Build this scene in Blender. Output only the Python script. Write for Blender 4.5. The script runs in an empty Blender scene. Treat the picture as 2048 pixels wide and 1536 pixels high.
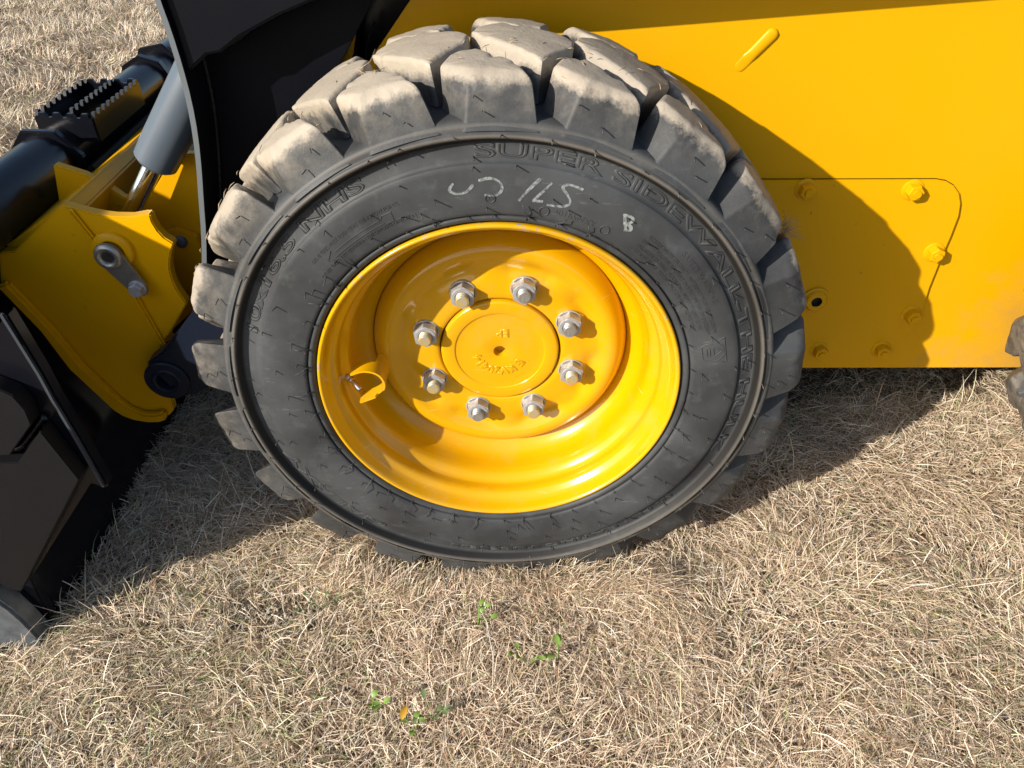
import bpy, bmesh, math, random
import numpy as np
from mathutils import Vector, Matrix, Quaternion

# ------------------------------------------------------------------ camera, sky, sun, exposure
S = bpy.context.scene
C = S.collection
R = math.radians
random.seed(7)
rng = np.random.default_rng(11)

cam_d = bpy.data.cameras.new('camera')
cam = bpy.data.objects.new('camera', cam_d)
C.objects.link(cam)
cam_d.sensor_fit = 'HORIZONTAL'
cam_d.sensor_width = 36.0
cam_d.lens = 1540.0 / 2048.0 * 36.0
cam_d.clip_start = 0.02
cam_d.clip_end = 300
_p, _y, _r = 0.6589, 0.0030, -0.0037
fwd = Vector((-math.sin(_y) * math.cos(_p), math.cos(_y) * math.cos(_p), -math.sin(_p)))
rgt = Vector((math.cos(_y), math.sin(_y), 0))
upv = rgt.cross(fwd)
r2 = math.cos(_r) * rgt + math.sin(_r) * upv
u2 = -math.sin(_r) * rgt + math.cos(_r) * upv
M = Matrix((r2, u2, -fwd)).transposed().to_4x4()
M.translation = Vector((0.0186, -0.7629, 0.5983))
cam.matrix_world = M
S.camera = cam

SUN = Vector((1.0, 0.82, -0.638)).normalized()      # the way the light travels
elev = math.asin(-SUN.z)
azim = math.atan2(-SUN.x, -SUN.y)
w = bpy.data.worlds.new('World')
S.world = w
w.use_nodes = True
nt = w.node_tree
nt.nodes.clear()
sky = nt.nodes.new('ShaderNodeTexSky')
sky.sky_type = 'NISHITA'
sky.sun_disc = False
sky.sun_elevation = elev
sky.sun_rotation = azim
sky.air_density = 1.0
sky.dust_density = 1.0
bg = nt.nodes.new('ShaderNodeBackground')
bg.inputs['Strength'].default_value = 0.105
out = nt.nodes.new('ShaderNodeOutputWorld')
nt.links.new(sky.outputs[0], bg.inputs[0])
nt.links.new(bg.outputs[0], out.inputs[0])

sun_d = bpy.data.lights.new('sun', 'SUN')
sun_d.energy = 4.6
sun_d.angle = R(0.53)
sun_d.color = (1.0, 0.93, 0.82)
sun = bpy.data.objects.new('sun', sun_d)
sun.rotation_euler = SUN.to_track_quat('-Z', 'Y').to_euler()
sun.location = (-4, -4, 4)
C.objects.link(sun)

S.view_settings.view_transform = 'Standard'
S.view_settings.look = 'None'
S.view_settings.exposure = 0.75
S.view_settings.gamma = 1.0
S.view_settings.use_curve_mapping = False

GZ = -0.372                                          # ground height (the wheel hub is the origin)

# ------------------------------------------------------------------ materials
def nodes(m):
    m.use_nodes = True
    n = m.node_tree.nodes
    return m.node_tree, n, n['Principled BSDF'], m.node_tree.links

def N(nt, t, **k):
    n = nt.nodes.new(t)
    for a, b in k.items():
        if a in n.inputs:
            n.inputs[a].default_value = b
        else:
            setattr(n, a, b)
    return n

def ramp(nt, src, stops):
    r = nt.nodes.new('ShaderNodeValToRGB')
    e = r.color_ramp.elements
    while len(e) < len(stops):
        e.new(0.5)
    for i, (p, c) in enumerate(stops):
        e[i].position = p
        e[i].color = c if len(c) == 4 else (*c, 1)
    nt.links.new(src, r.inputs[0])
    return r.outputs[0]

def mixc(nt, fac, a, b):
    m = nt.nodes.new('ShaderNodeMix')
    m.data_type = 'RGBA'
    for s, v in ((0, fac), (6, a), (7, b)):
        if hasattr(v, 'is_output'):
            nt.links.new(v, m.inputs[s])
        else:
            m.inputs[s].default_value = v if s == 0 else (*v, 1)
    return m.outputs[2]

def math_(nt, op, a, b=None, c=None, clamp=False):
    m = nt.nodes.new('ShaderNodeMath')
    m.operation = op
    m.use_clamp = clamp
    for i, v in enumerate((a, b, c)):
        if v is None:
            continue
        if hasattr(v, 'is_output'):
            nt.links.new(v, m.inputs[i])
        else:
            m.inputs[i].default_value = v
    return m.outputs[0]

def noise(nt, vec, scale, detail=4, rough=0.55):
    n = N(nt, 'ShaderNodeTexNoise', Scale=scale, Detail=detail, Roughness=rough)
    nt.links.new(vec, n.inputs['Vector'])
    return n.outputs['Fac']

def bump(nt, h, strength, dist, b, prev=None):
    n = N(nt, 'ShaderNodeBump', Strength=strength, Distance=dist)
    nt.links.new(h, n.inputs['Height'])
    if prev is not None:
        nt.links.new(prev, n.inputs['Normal'])
    if b is not None:
        nt.links.new(n.outputs[0], b.inputs['Normal'])
    return n.outputs[0]

def mat_paint(name, col, rough=0.22, dirt=0.12, dust=(0.32, 0.22, 0.11), spec=0.5, coat=0.0):
    m = bpy.data.materials.new(name)
    nt, n, b, l = nodes(m)
    g = N(nt, 'ShaderNodeNewGeometry').outputs['Position']
    big = noise(nt, g, 5, 5)
    fine = noise(nt, g, 260, 3)
    spots = noise(nt, g, 90, 2)
    d = math_(nt, 'MULTIPLY', ramp(nt, big, [(0.45, (0, 0, 0)), (0.75, (1, 1, 1))]), dirt)
    col2 = mixc(nt, d, col, dust)
    sp = ramp(nt, spots, [(0.755, (0, 0, 0)), (0.775, (1, 1, 1))])
    col3 = mixc(nt, math_(nt, 'MULTIPLY', sp, 0.5), col2, tuple(c * 0.25 + 0.02 for c in col))
    l.new(col3, b.inputs['Base Color'])
    b.inputs['Specular IOR Level'].default_value = spec
    rr = math_(nt, 'MULTIPLY_ADD', big, 0.22, rough - 0.08)
    l.new(rr, b.inputs['Roughness'])
    b.inputs['Coat Weight'].default_value = coat
    b.inputs['Coat Roughness'].default_value = 0.1
    bump(nt, fine, 0.10, 0.0006, b)
    return m

YEL = mat_paint('yellow_paint', (0.62, 0.312, 0.0005), 0.30, 0.02, spec=0.24)
YELW = mat_paint('yellow_wheel_paint', (0.585, 0.302, 0.0005), 0.15, 0.012, spec=0.45, coat=0.2)
BLK = mat_paint('black_paint', (0.0040, 0.0045, 0.0075), 0.20, 0.02, (0.05, 0.045, 0.04), spec=0.35)
NAVY = mat_paint('dark_arm_paint', (0.0030, 0.0034, 0.0062), 0.36, 0.03, (0.02, 0.02, 0.02), spec=0.16)
WEBM = mat_paint('arm_web_paint', (0.0022, 0.0027, 0.0052), 0.40, 0.02, (0.012, 0.012, 0.014), spec=0.09)
WEAR = mat_paint('matt_black_plate', (0.0032, 0.0032, 0.0040), 0.60, 0.2, (0.014, 0.0135, 0.0145), spec=0.2)
STRIP = mat_paint('strip_paint', (0.022, 0.028, 0.038), 0.55, 0.2, (0.06, 0.06, 0.06))
PIVOT = mat_paint('dark_blue_paint', (0.006, 0.010, 0.022), 0.4, 0.03, (0.03, 0.03, 0.03), spec=0.3)
EDGE = mat_paint('grey_edge_paint', (0.10, 0.115, 0.125), 0.5, 0.1, (0.2, 0.2, 0.2))
BARREL = mat_paint('grey_barrel_paint', (0.075, 0.095, 0.12), 0.3, 0.03, (0.2, 0.2, 0.2))

def chips_at_lip(m):
    nt, n, b, l = nodes(m)
    tc = N(nt, 'ShaderNodeTexCoord').outputs['Object']
    sp = N(nt, 'ShaderNodeSeparateXYZ')
    l.new(tc, sp.inputs[0])
    r = math_(nt, 'SQRT', math_(nt, 'ADD', math_(nt, 'MULTIPLY', sp.outputs[0], sp.outputs[0]), math_(nt, 'MULTIPLY', sp.outputs[2], sp.outputs[2])))
    lip = math_(nt, 'MULTIPLY', math_(nt, 'SUBTRACT', r, 0.2215), 400.0, clamp=True)
    nz = ramp(nt, noise(nt, tc, 95, 5, 0.7), [(0.60, (0, 0, 0)), (0.63, (1, 1, 1))])
    scr = N(nt, 'ShaderNodeMapping')
    scr.inputs['Rotation'].default_value = (0, 0.9, 0)
    scr.inputs['Scale'].default_value = (14, 14, 420)
    l.new(tc, scr.inputs[0])
    sc = ramp(nt, noise(nt, scr.outputs[0], 1, 2), [(0.735, (0, 0, 0)), (0.75, (1, 1, 1))])
    src = b.inputs['Base Color'].links[0].from_socket
    c = mixc(nt, math_(nt, 'MULTIPLY', lip, nz), src, (0.28, 0.25, 0.22))
    c = mixc(nt, math_(nt, 'MULTIPLY', sc, 0.45), c, (0.62, 0.48, 0.25))
    film = math_(nt, 'MULTIPLY', ramp(nt, noise(nt, tc, 16, 5, 0.7), [(0.5, (0, 0, 0)), (0.8, (1, 1, 1))]), 0.22)
    l.new(mixc(nt, film, c, (0.42, 0.30, 0.14)), b.inputs['Base Color'])
chips_at_lip(YELW)
PAN = mat_paint('yellow_panel_paint', (0.62, 0.312, 0.0005), 0.30, 0.02, spec=0.24)
def splash(m):
    # dried mud mist thrown up by the rear tyre
    nt, n, b, l = nodes(m)
    g = N(nt, 'ShaderNodeNewGeometry').outputs['Position']
    sp = N(nt, 'ShaderNodeSeparateXYZ')
    l.new(g, sp.inputs[0])
    q = math_(nt, 'ADD', math_(nt, 'MULTIPLY_ADD', sp.outputs[0], 3.4, -2.55), math_(nt, 'MULTIPLY', sp.outputs[2], -2.2))
    q = math_(nt, 'ADD', q, math_(nt, 'MULTIPLY_ADD', noise(nt, g, 22, 5, 0.65), 1.3, -0.85), clamp=True)
    src = b.inputs['Base Color'].links[0].from_socket
    l.new(mixc(nt, math_(nt, 'MULTIPLY', q, 0.8), src, (0.36, 0.22, 0.085)), b.inputs['Base Color'])
splash(PAN)

def mat_metal(name, col, rough, metallic=1.0, scale=120, tint=None):
    m = bpy.data.materials.new(name)
    nt, n, b, l = nodes(m)
    g = N(nt, 'ShaderNodeTexCoord').outputs['Object']
    f = noise(nt, g, scale, 4)
    c = mixc(nt, ramp(nt, f, [(0.35, (0, 0, 0)), (0.7, (1, 1, 1))]), col, tint or tuple(x * 0.6 for x in col))
    l.new(c, b.inputs['Base Color'])
    b.inputs['Metallic'].default_value = metallic
    l.new(math_(nt, 'MULTIPLY_ADD', f, 0.25, rough - 0.1), b.inputs['Roughness'])
    bump(nt, f, 0.12, 0.0005, b)
    return m

ZINC = mat_metal('zinc_plated_steel', (0.46, 0.47, 0.49), 0.40, 0.5, 160, (0.33, 0.33, 0.34))
STUD = mat_metal('bare_stud_steel', (0.34, 0.33, 0.31), 0.45, 0.6, 300, (0.22, 0.21, 0.19))
STUDY = mat_metal('painted_stud_end', (0.36, 0.34, 0.30), 0.45, 0.4, 170, (0.50, 0.34, 0.05))
CHROME = mat_metal('chrome', (0.85, 0.86, 0.88), 0.14, 1.0, 60, (0.75, 0.76, 0.78))
GALV = mat_metal('galvanised_lever', (0.42, 0.40, 0.37), 0.40, 0.85, 60, (0.30, 0.28, 0.25))
STEEL = mat_metal('worn_blade_steel', (0.15, 0.175, 0.20), 0.38, 0.5, 50, (0.08, 0.09, 0.10))
RUST = mat_metal('rusty_edge', (0.32, 0.14, 0.06), 0.8, 0.0, 120, (0.16, 0.08, 0.05))
HOLE = mat_metal('dark_hole', (0.02, 0.018, 0.016), 0.8, 0.0)

def mat_rubber(name, dusty):
    m = bpy.data.materials.new(name)
    nt, n, b, l = nodes(m)
    tc = N(nt, 'ShaderNodeTexCoord').outputs['Object']
    gp = N(nt, 'ShaderNodeNewGeometry').outputs['Position']
    sep = N(nt, 'ShaderNodeSeparateXYZ')
    l.new(tc, sep.inputs[0])
    r = math_(nt, 'SQRT', math_(nt, 'ADD', math_(nt, 'MULTIPLY', sep.outputs[0], sep.outputs[0]),
                                math_(nt, 'MULTIPLY', sep.outputs[2], sep.outputs[2])))
    big = noise(nt, gp, 9, 5)
    mid = noise(nt, gp, 45, 5, 0.65)
    fine = noise(nt, gp, 330, 4, 0.7)
    base = mixc(nt, ramp(nt, big, [(0.38, (0, 0, 0)), (0.64, (1, 1, 1))]), (0.029, 0.0300, 0.032), (0.056, 0.0595, 0.063))
    smudge = math_(nt, 'MULTIPLY', ramp(nt, mid, [(0.55, (0, 0, 0)), (0.72, (1, 1, 1))]), 0.35)
    col = mixc(nt, smudge, base, (0.088, 0.099, 0.102))
    # scuffs stretched along a slant
    mp = N(nt, 'ShaderNodeMapping')
    mp.inputs['Rotation'].default_value = (0, 0.7, 0)
    mp.inputs['Scale'].default_value = (60, 60, 300)
    l.new(gp, mp.inputs[0])
    sc = noise(nt, mp.outputs[0], 1.0, 3)
    scf = math_(nt, 'MULTIPLY', ramp(nt, sc, [(0.63, (0, 0, 0)), (0.72, (1, 1, 1))]),
                math_(nt, 'MULTIPLY', ramp(nt, big, [(0.5, (0, 0, 0)), (0.65, (1, 1, 1))]), 0.35))
    col = mixc(nt, scf, col, (0.20, 0.20, 0.19))
    hb = fine
    if dusty:
        oi = N(nt, 'ShaderNodeObjectInfo')
        so = N(nt, 'ShaderNodeSeparateColor')
        l.new(oi.outputs['Color'], so.inputs[0])
        # dry soil rubbed onto the running surface, running a little way down the faces
        e = math_(nt, 'MULTIPLY_ADD', mid, 0.030, math_(nt, 'MULTIPLY_ADD', fine, 0.010, -0.020))
        rr = math_(nt, 'ADD', r, e)
        low = math_(nt, 'SUBTRACT', 0.3865, math_(nt, 'MULTIPLY', so.outputs[0], 0.022))
        d = math_(nt, 'MULTIPLY', math_(nt, "SUBTRACT", rr, low), 95.0, clamp=True)
        d = math_(nt, 'MULTIPLY', d, math_(nt, 'MULTIPLY_ADD', so.outputs[0], 0.75, 0.22))
        film = math_(nt, 'MULTIPLY', so.outputs[1], math_(nt, 'MULTIPLY_ADD', ramp(nt, mid, [(0.4, (0, 0, 0)), (0.65, (1, 1, 1))]), 0.8, 0.1))
        film = math_(nt, 'MULTIPLY', film, math_(nt, 'MULTIPLY', math_(nt, 'SUBTRACT', r, 0.335), 30.0, clamp=True))
        d = math_(nt, 'MAXIMUM', d, film)
        dc = mixc(nt, mid, (0.43, 0.365, 0.285), (0.29, 0.25, 0.20))
        col = mixc(nt, d, col, dc)
        crumb = noise(nt, gp, 150, 5, 0.7)
        hb = math_(nt, 'ADD', fine, math_(nt, 'MULTIPLY', crumb, math_(nt, 'MULTIPLY_ADD', d, 2.5, 0.6)))
    else:
        # lettering groove painted dark to deepen its shade; light dust band outside it
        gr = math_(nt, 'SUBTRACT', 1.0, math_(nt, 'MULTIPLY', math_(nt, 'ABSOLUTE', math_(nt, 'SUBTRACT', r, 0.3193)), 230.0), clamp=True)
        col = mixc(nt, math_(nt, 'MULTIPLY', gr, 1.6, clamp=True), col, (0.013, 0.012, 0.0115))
        ring = math_(nt, 'SUBTRACT', 1.0, math_(nt, 'MULTIPLY', math_(nt, 'ABSOLUTE', math_(nt, 'SUBTRACT', r, 0.3245)), 300.0), clamp=True)
        ring = math_(nt, 'MULTIPLY', ring, math_(nt, 'MULTIPLY_ADD', big, 0.8, 0.0))
        col = mixc(nt, ring, col, (0.21, 0.175, 0.135))
        br = math_(nt, 'SUBTRACT', 1.0, math_(nt, 'MULTIPLY', math_(nt, 'ABSOLUTE', math_(nt, 'SUBTRACT', r, 0.334)), 150.0), clamp=True)
        col = mixc(nt, math_(nt, 'MULTIPLY', br, math_(nt, 'MULTIPLY', mid, 0.5)), col, (0.2, 0.18, 0.15))
    l.new(col, b.inputs['Base Color'])
    b.inputs['Specular IOR Level'].default_value = 0.26
    l.new(math_(nt, 'MULTIPLY_ADD', mid, 0.25, 0.42), b.inputs['Roughness'])
    bump(nt, hb, 0.26 if dusty else 0.20, 0.0014 if dusty else 0.0006, b)
    return m

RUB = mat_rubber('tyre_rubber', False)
LUG = mat_rubber('tread_rubber', True)
CHALK = mat_metal('chalk', (0.24, 0.265, 0.265), 0.9, 0.0, 260, (0.045, 0.047, 0.049))

# ------------------------------------------------------------------ object helpers
def world_loc(o):
    v = Vector((0, 0, 0))
    if o is not None:
        v = Vector(o['_w']) if '_w' in o else Vector((0, 0, 0))
    return v

def link(o, parent=None):
    C.objects.link(o)
    if parent is not None:
        o.parent = parent
        o.matrix_parent_inverse = Matrix.Translation(-WL[parent.name])
    WL[o.name] = Vector(o.location)
    return o
WL = {}

def empty(name, loc, parent=None):
    o = bpy.data.objects.new(name, None)
    o.location = loc
    o.empty_display_size = 0.05
    return link(o, parent)

def tag(o, label=None, cat=None, group=None, kind=None):
    if label: o['label'] = label
    if cat: o['category'] = cat
    if group: o['group'] = group
    if kind: o['kind'] = kind
    return o

def finish(bm, name, mat, parent=None, loc=(0, 0, 0), smooth=35, kind=None):
    """loc: the object's origin; vertices in bm are given in world metres and shifted to it"""
    bmesh.ops.recalc_face_normals(bm, faces=bm.faces)
    me = bpy.data.meshes.new(name)
    loc = Vector(loc)
    if loc.length:
        bmesh.ops.translate(bm, vec=-loc, verts=bm.verts)
    bm.to_mesh(me)
    bm.free()
    if smooth:
        me.shade_smooth()
        if smooth < 180:
            me.set_sharp_from_angle(angle=R(smooth))
    me.materials.append(mat)
    o = bpy.data.objects.new(name, me)
    o.location = loc
    link(o, parent)
    if kind: o['kind'] = kind
    return o

def plate_bm(pts, y0, y1, bev=0.0012, bm=None, segs=2):
    bm = bm or bmesh.new()
    vs = [bm.verts.new((x, y0, z)) for x, z in pts]
    f = bm.faces.new(vs)
    r = bmesh.ops.extrude_face_region(bm, geom=[f])
    ev = [v for v in r['geom'] if isinstance(v, bmesh.types.BMVert)]
    bmesh.ops.translate(bm, vec=(0, y1 - y0, 0), verts=ev)
    if bev:
        bmesh.ops.recalc_face_normals(bm, faces=bm.faces)
        ed = [e for e in bm.edges if len(e.link_faces) == 2 and e.calc_face_angle(0) > R(50)]
        bmesh.ops.bevel(bm, geom=ed, offset=bev, segments=segs, affect='EDGES', clamp_overlap=True)
    return bm

def plate(name, pts, y0, y1, mat, parent=None, bev=0.0012, smooth=35):
    return finish(plate_bm(pts, y0, y1, bev), name, mat, parent, smooth=smooth)

def box_bm(bm, c, s, rot=None, bev=0):
    g = bmesh.ops.create_cube(bm, size=1)['verts']
    bmesh.ops.scale(bm, vec=s, verts=g)
    if rot is not None:
        bmesh.ops.rotate(bm, cent=(0, 0, 0), matrix=rot, verts=g)
    bmesh.ops.translate(bm, vec=c, verts=g)
    return g

def tube_bm(bm, pts, rad, seg=10, cap=True):
    pts = [Vector(p) for p in pts]
    rads = rad if isinstance(rad, (list, tuple)) else [rad] * len(pts)
    rings = []
    ref = None
    for i, p in enumerate(pts):
        t = (pts[min(i + 1, len(pts) - 1)] - pts[max(i - 1, 0)]).normalized()
        if ref is None:
            ref = t.orthogonal().normalized()
        ref = (ref - t * ref.dot(t)).normalized()
        b = t.cross(ref)
        rings.append([bm.verts.new(p + rads[i] * (math.cos(a) * ref + math.sin(a) * b))
                      for a in [2 * math.pi * k / seg for k in range(seg)]])
    for a, b in zip(rings, rings[1:]):
        for k in range(seg):
            bm.faces.new((a[k], a[(k + 1) % seg], b[(k + 1) % seg], b[k]))
    if cap:
        bm.faces.new(rings[0][::-1])
        bm.faces.new(rings[-1])
    return bm

def smooth_poly(pts, it=2, closed=False):
    for _ in range(it):
        o = []
        n = len(pts)
        rngk = range(n) if closed else range(n - 1)
        if not closed: o.append(pts[0])
        for i in rngk:
            a, b = Vector(pts[i]), Vector(pts[(i + 1) % n])
            o.append(tuple(a * 0.75 + b * 0.25))
            o.append(tuple(a * 0.25 + b * 0.75))
        if not closed: o.append(pts[-1])
        pts = o
    return pts

def lathe_bm(prof, seg=192, bm=None, warp=None, centre=(0, 0, 0)):
    """prof: (r, y) pairs, turned about the Y axis"""
    bm = bm or bmesh.new()
    rings = []
    for r, y in prof:
        ring = []
        for k in range(seg):
            a = 2 * math.pi * k / seg
            rr, yy = (r, y) if warp is None else warp(r, y, a)
            ring.append(bm.verts.new((centre[0] + rr * math.cos(a), centre[1] + yy, centre[2] + rr * math.sin(a))))
        rings.append(ring)
    for a, b in zip(rings, rings[1:]):
        for k in range(seg):
            bm.faces.new((a[k], a[(k + 1) % seg], b[(k + 1) % seg], b[k]))
    return bm, rings

def prism_y(bm, cx, cz, r, y0, y1, n=6, rot=0.0, chamfer=0.0, hole=0.0):
    """n-sided prism with its axis along Y; y0 is the outer (camera side) end"""
    def ring(rad, y, nn=n, circ=False):
        return [bm.verts.new((cx + rad * math.cos(rot + 2 * math.pi * k / nn), y, cz + rad * math.sin(rot + 2 * math.pi * k / nn))) for k in range(nn)]
    a = ring(r, y1)
    b = ring(r, y0 + chamfer)
    rs = [a, b]
    if chamfer:
        rs.append(ring(r * 0.90, y0))
    for p, q in zip(rs, rs[1:]):
        for k in range(n):
            bm.faces.new((p[k], p[(k + 1) % n], q[(k + 1) % n], q[k]))
    bm.faces.new(rs[-1])
    bm.faces.new(a[::-1])

def cyl_y(bm, cx, cz, r, y0, y1, n=24, bev=0.0006):
    prism_y(bm, cx, cz, r, y0, y1, n, 0, 0)

def text_mesh(txt, size, bevel=0.0, fill=True, xs=1.0, spacing=1.0, extrude=0.0, font_bold=0.0):
    cu = bpy.data.curves.new('t', 'FONT')
    cu.body = txt
    cu.size = size
    cu.space_character = spacing
    cu.fill_mode = 'BOTH' if fill else 'NONE'
    cu.bevel_depth = bevel
    cu.bevel_resolution = 1
    cu.extrude = extrude
    cu.offset = font_bold
    cu.resolution_u = 4
    o = bpy.data.objects.new('t', cu)
    C.objects.link(o)
    bpy.context.view_layer.update()
    dg = bpy.context.evaluated_depsgraph_get()
    me = bpy.data.meshes.new_from_object(o.evaluated_get(dg), depsgraph=dg)
    bpy.data.objects.remove(o)
    bpy.data.curves.remove(cu)
    n = len(me.vertices)
    co = np.zeros(n * 3, np.float32)
    me.vertices.foreach_get('co', co)
    co = co.reshape(-1, 3)
    co[:, 0] *= xs
    return me, co

def arc_text(name, txt, a0, a1, r0, cap, yfun, mat, parent, centre, outline=True, inward=False, thick=0.0007, fill=False):
    """letters bent round the wheel from angle a0 to a1 (degrees, clockwise), tops outward"""
    me, co = text_mesh(txt, cap / 0.70, thick if outline else 0.0, fill=(not outline), extrude=0.0 if outline else 0.0006)
    x0, x1 = co[:, 0].min(), co[:, 0].max()
    t = (co[:, 0] - x0) / (x1 - x0)
    a = np.radians(a0 + (a1 - a0) * t)
    r = r0 + co[:, 1]
    y = np.array([yfun(q) for q in r]) - co[:, 2]
    nco = np.stack([r * np.cos(a), y, r * np.sin(a)], 1).astype(np.float32)
    me.vertices.foreach_set('co', nco.ravel())
    me.update()
    me.materials.clear()
    me.materials.append(mat)
    o = bpy.data.objects.new(name, me)
    o.location = centre
    return link(o, parent)

# ------------------------------------------------------------------ ground
def gh(x, y):
    return (0.006 * np.sin(3.1 * x + 1.3 * y + 0.4) + 0.005 * np.sin(-2.3 * x + 4.7 * y + 1.0)
            + 0.004 * np.sin(9.0 * x + 2.0 * y) * np.sin(7.0 * y - 3 * x + 0.5) + 0.003 * np.sin(17 * x - 9 * y + 2) * np.sin(13 * y + 4 * x))

def mat_ground():
    m = bpy.data.materials.new('dry_soil_and_thatch')
    nt, n, b, l = nodes(m)
    g = N(nt, 'ShaderNodeNewGeometry').outputs['Position']
    a = noise(nt, g, 14, 6, 0.65)
    f = noise(nt, g, 160, 5, 0.7)
    c = mixc(nt, ramp(nt, a, [(0.35, (0, 0, 0)), (0.7, (1, 1, 1))]), (0.075, 0.054, 0.036), (0.17, 0.125, 0.082))
    c = mixc(nt, ramp(nt, f, [(0.45, (0, 0, 0)), (0.65, (1, 1, 1))]), c, (0.26, 0.20, 0.135))
    l.new(c, b.inputs['Base Color'])
    b.inputs['Roughness'].default_value = 0.95
    b.inputs['Specular IOR Level'].default_value = 0.15
    bump(nt, f, 0.8, 0.006, b)
    return m
GM = mat_ground()
bm = bmesh.new()
xs = sorted(set([-60, -30, -15, -8, -5] + [round(-4 + 0.05 * i, 3) for i in range(121)] + [3, 5, 8, 15, 30, 60]))
ys = sorted(set([-60, -30, -15, -8, -4, -2] + [round(-1.2 + 0.05 * i, 3) for i in range(125)] + [6, 8, 12, 20, 35, 60]))
grid = [[bm.verts.new((x, y, GZ - 0.006 + float(gh(x, y)))) for x in xs] for y in ys]
for j in range(len(ys) - 1):
    for i in range(len(xs) - 1):
        bm.faces.new((grid[j][i], grid[j][i + 1], grid[j + 1][i + 1], grid[j + 1][i]))
ground = finish(bm, 'ground', GM, smooth=180)
tag(ground, kind='structure')

# ------------------------------------------------------------------ the loader
loader = empty('skid_steer_loader', (0.45, 0.8, GZ))
tag(loader, 'yellow skid steer loader with black lift arm and large lugged front tyre', 'loader')

# --- side panel
panel_pts = [(-0.335, -0.192), (1.75, -0.192), (1.75, 1.15), (0.52, 1.15), (-0.111, 0.387), (-0.147, 0.343), (-0.335, 0.12)]
panel = plate('side_panel', panel_pts, 0.300, 0.308, PAN, loader, 0.002)
bm = bmesh.new()
box_bm(bm, (0.70, 0.93, 0.0), (2.0, 1.22, 0.37))
box_bm(bm, (0.95, 0.93, 0.55), (1.5, 1.22, 0.70))
finish(bm, 'chassis', BLK, loader)

# raised teardrop pressing on the panel
bm = bmesh.new()
N1, N2 = 26, 20
for (ax, az, bx, bz, r0, r1, hh) in ((0.3525, 0.3455, 0.3185, 0.3065, 0.0085, 0.0072, 0.0034),):
    rows = []
    d = Vector((bx - ax, 0, bz - az)); Ln = d.length; d.normalize()
    s = Vector((d.z, 0, -d.x))
    for i in range(N1 + 1):
        t = i / N1
        along = -r0 + t * (Ln + r0 + r1)
        # outline half width
        if along < 0: wd = math.sqrt(max(r0 * r0 - along * along, 0))
        elif along > Ln: wd = math.sqrt(max(r1 * r1 - (along - Ln) ** 2, 0))
        else: wd = r0 + (r1 - r0) * along / Ln
        h = hh * (1 - 0.78 * max(0, min(1, (along - 0.6 * Ln) / (0.22 * Ln))))
        row = []
        for k in range(N2 + 1):
            u = -1 + 2 * k / N2
            p = Vector((ax, 0.2992, az)) + d * along + s * (u * wd)
            p.y -= h * math.sqrt(max(0, 1 - u * u)) * min(1.0, wd / 0.006)
            row.append(bm.verts.new(p))
        rows.append(row)
    for a, b in zip(rows, rows[1:]):
        for k in range(N2):
            bm.faces.new((a[k], a[k + 1], b[k + 1], b[k]))
bmesh.ops.remove_doubles(bm, verts=bm.verts, dist=1e-5)
finish(bm, 'pressed_boss', YEL, loader, smooth=60)

# --- access cover with its flange bolts and drain plug
cov = [(0.345, 0.150), (0.628, 0.150), (0.643, 0.1475), (0.656, 0.141), (0.668, 0.129), (0.676, 0.113), (0.680, 0.094), (0.680, 0.06),
       (0.678, 0.02), (0.677, -0.03), (0.680, -0.075), (0.679, -0.095), (0.675, -0.115), (0.667, -0.134), (0.655, -0.149), (0.638, -0.160), (0.619, -0.166), (0.345, -0.166)]
cover = plate('access_cover', cov, 0.2940, 0.2984, YEL, loader, 0.0012)
edge_shade = [(x + (0.0007 if x > 0.5 else -0.001), z + (0.0005 if z > 0 else -0.0008)) for x, z in cov]
plate('cover_edge_shade', edge_shade, 0.2986, 0.2995, BLK, cover, 0.0)  # thin dark strip added to stand in for the shadow round the cover
for i, (x, z) in enumerate([(0.4425, 0.1365), (0.598, 0.135), (0.6625, 0.034), (0.6625, -0.079), (0.634, -0.1475), (0.531, -0.149)]):
    bm = bmesh.new()
    rot = random.random()
    prof = [(0.0001, 0.2925), (0.0140, 0.2920), (0.0156, 0.2928), (0.0162, 0.2942)]
    lathe_bm(prof, 28, bm, centre=(x, 0, z))
    prism_y(bm, x, z, 0.0118, 0.2790, 0.2930, 6, rot, 0.0014)
    cyl_y(bm, x, z, 0.0056, 0.2755, 0.2792, 20)
    lathe_bm([(0.0043, 0.2754), (0.0038, 0.2766), (0.0001, 0.2766)], 20, bm, centre=(x, 0, z))
    finish(bm, 'cover_bolt', YEL, cover, (x, 0.29, z))
bm = bmesh.new()
px, pz = 0.5005, -0.050
lathe_bm([(0.0225, 0.2945), (0.0222, 0.2905), (0.0205, 0.2895), (0.0185, 0.2895), (0.0178, 0.2875), (0.0150, 0.2850), (0.0085, 0.2850)], 40, bm, centre=(px, 0, pz))
finish(bm, 'drain_plug', YEL, cover, (px, 0.29, pz), smooth=40)
bm = bmesh.new()
rr = [bm.verts.new((px + 0.0088 * math.cos(k * math.pi / 3), 0.2849, pz + 0.0088 * math.sin(k * math.pi / 3))) for k in range(6)]
rb = [bm.verts.new((px + 0.0082 * math.cos(k * math.pi / 3), 0.2935, pz + 0.0082 * math.sin(k * math.pi / 3))) for k in range(6)]
for k in range(6): bm.faces.new((rr[k], rr[(k + 1) % 6], rb[(k + 1) % 6], rb[k]))
bm.faces.new(rb)
finish(bm, 'hex_socket', HOLE, cover, (px, 0.29, pz), smooth=0)

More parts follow.
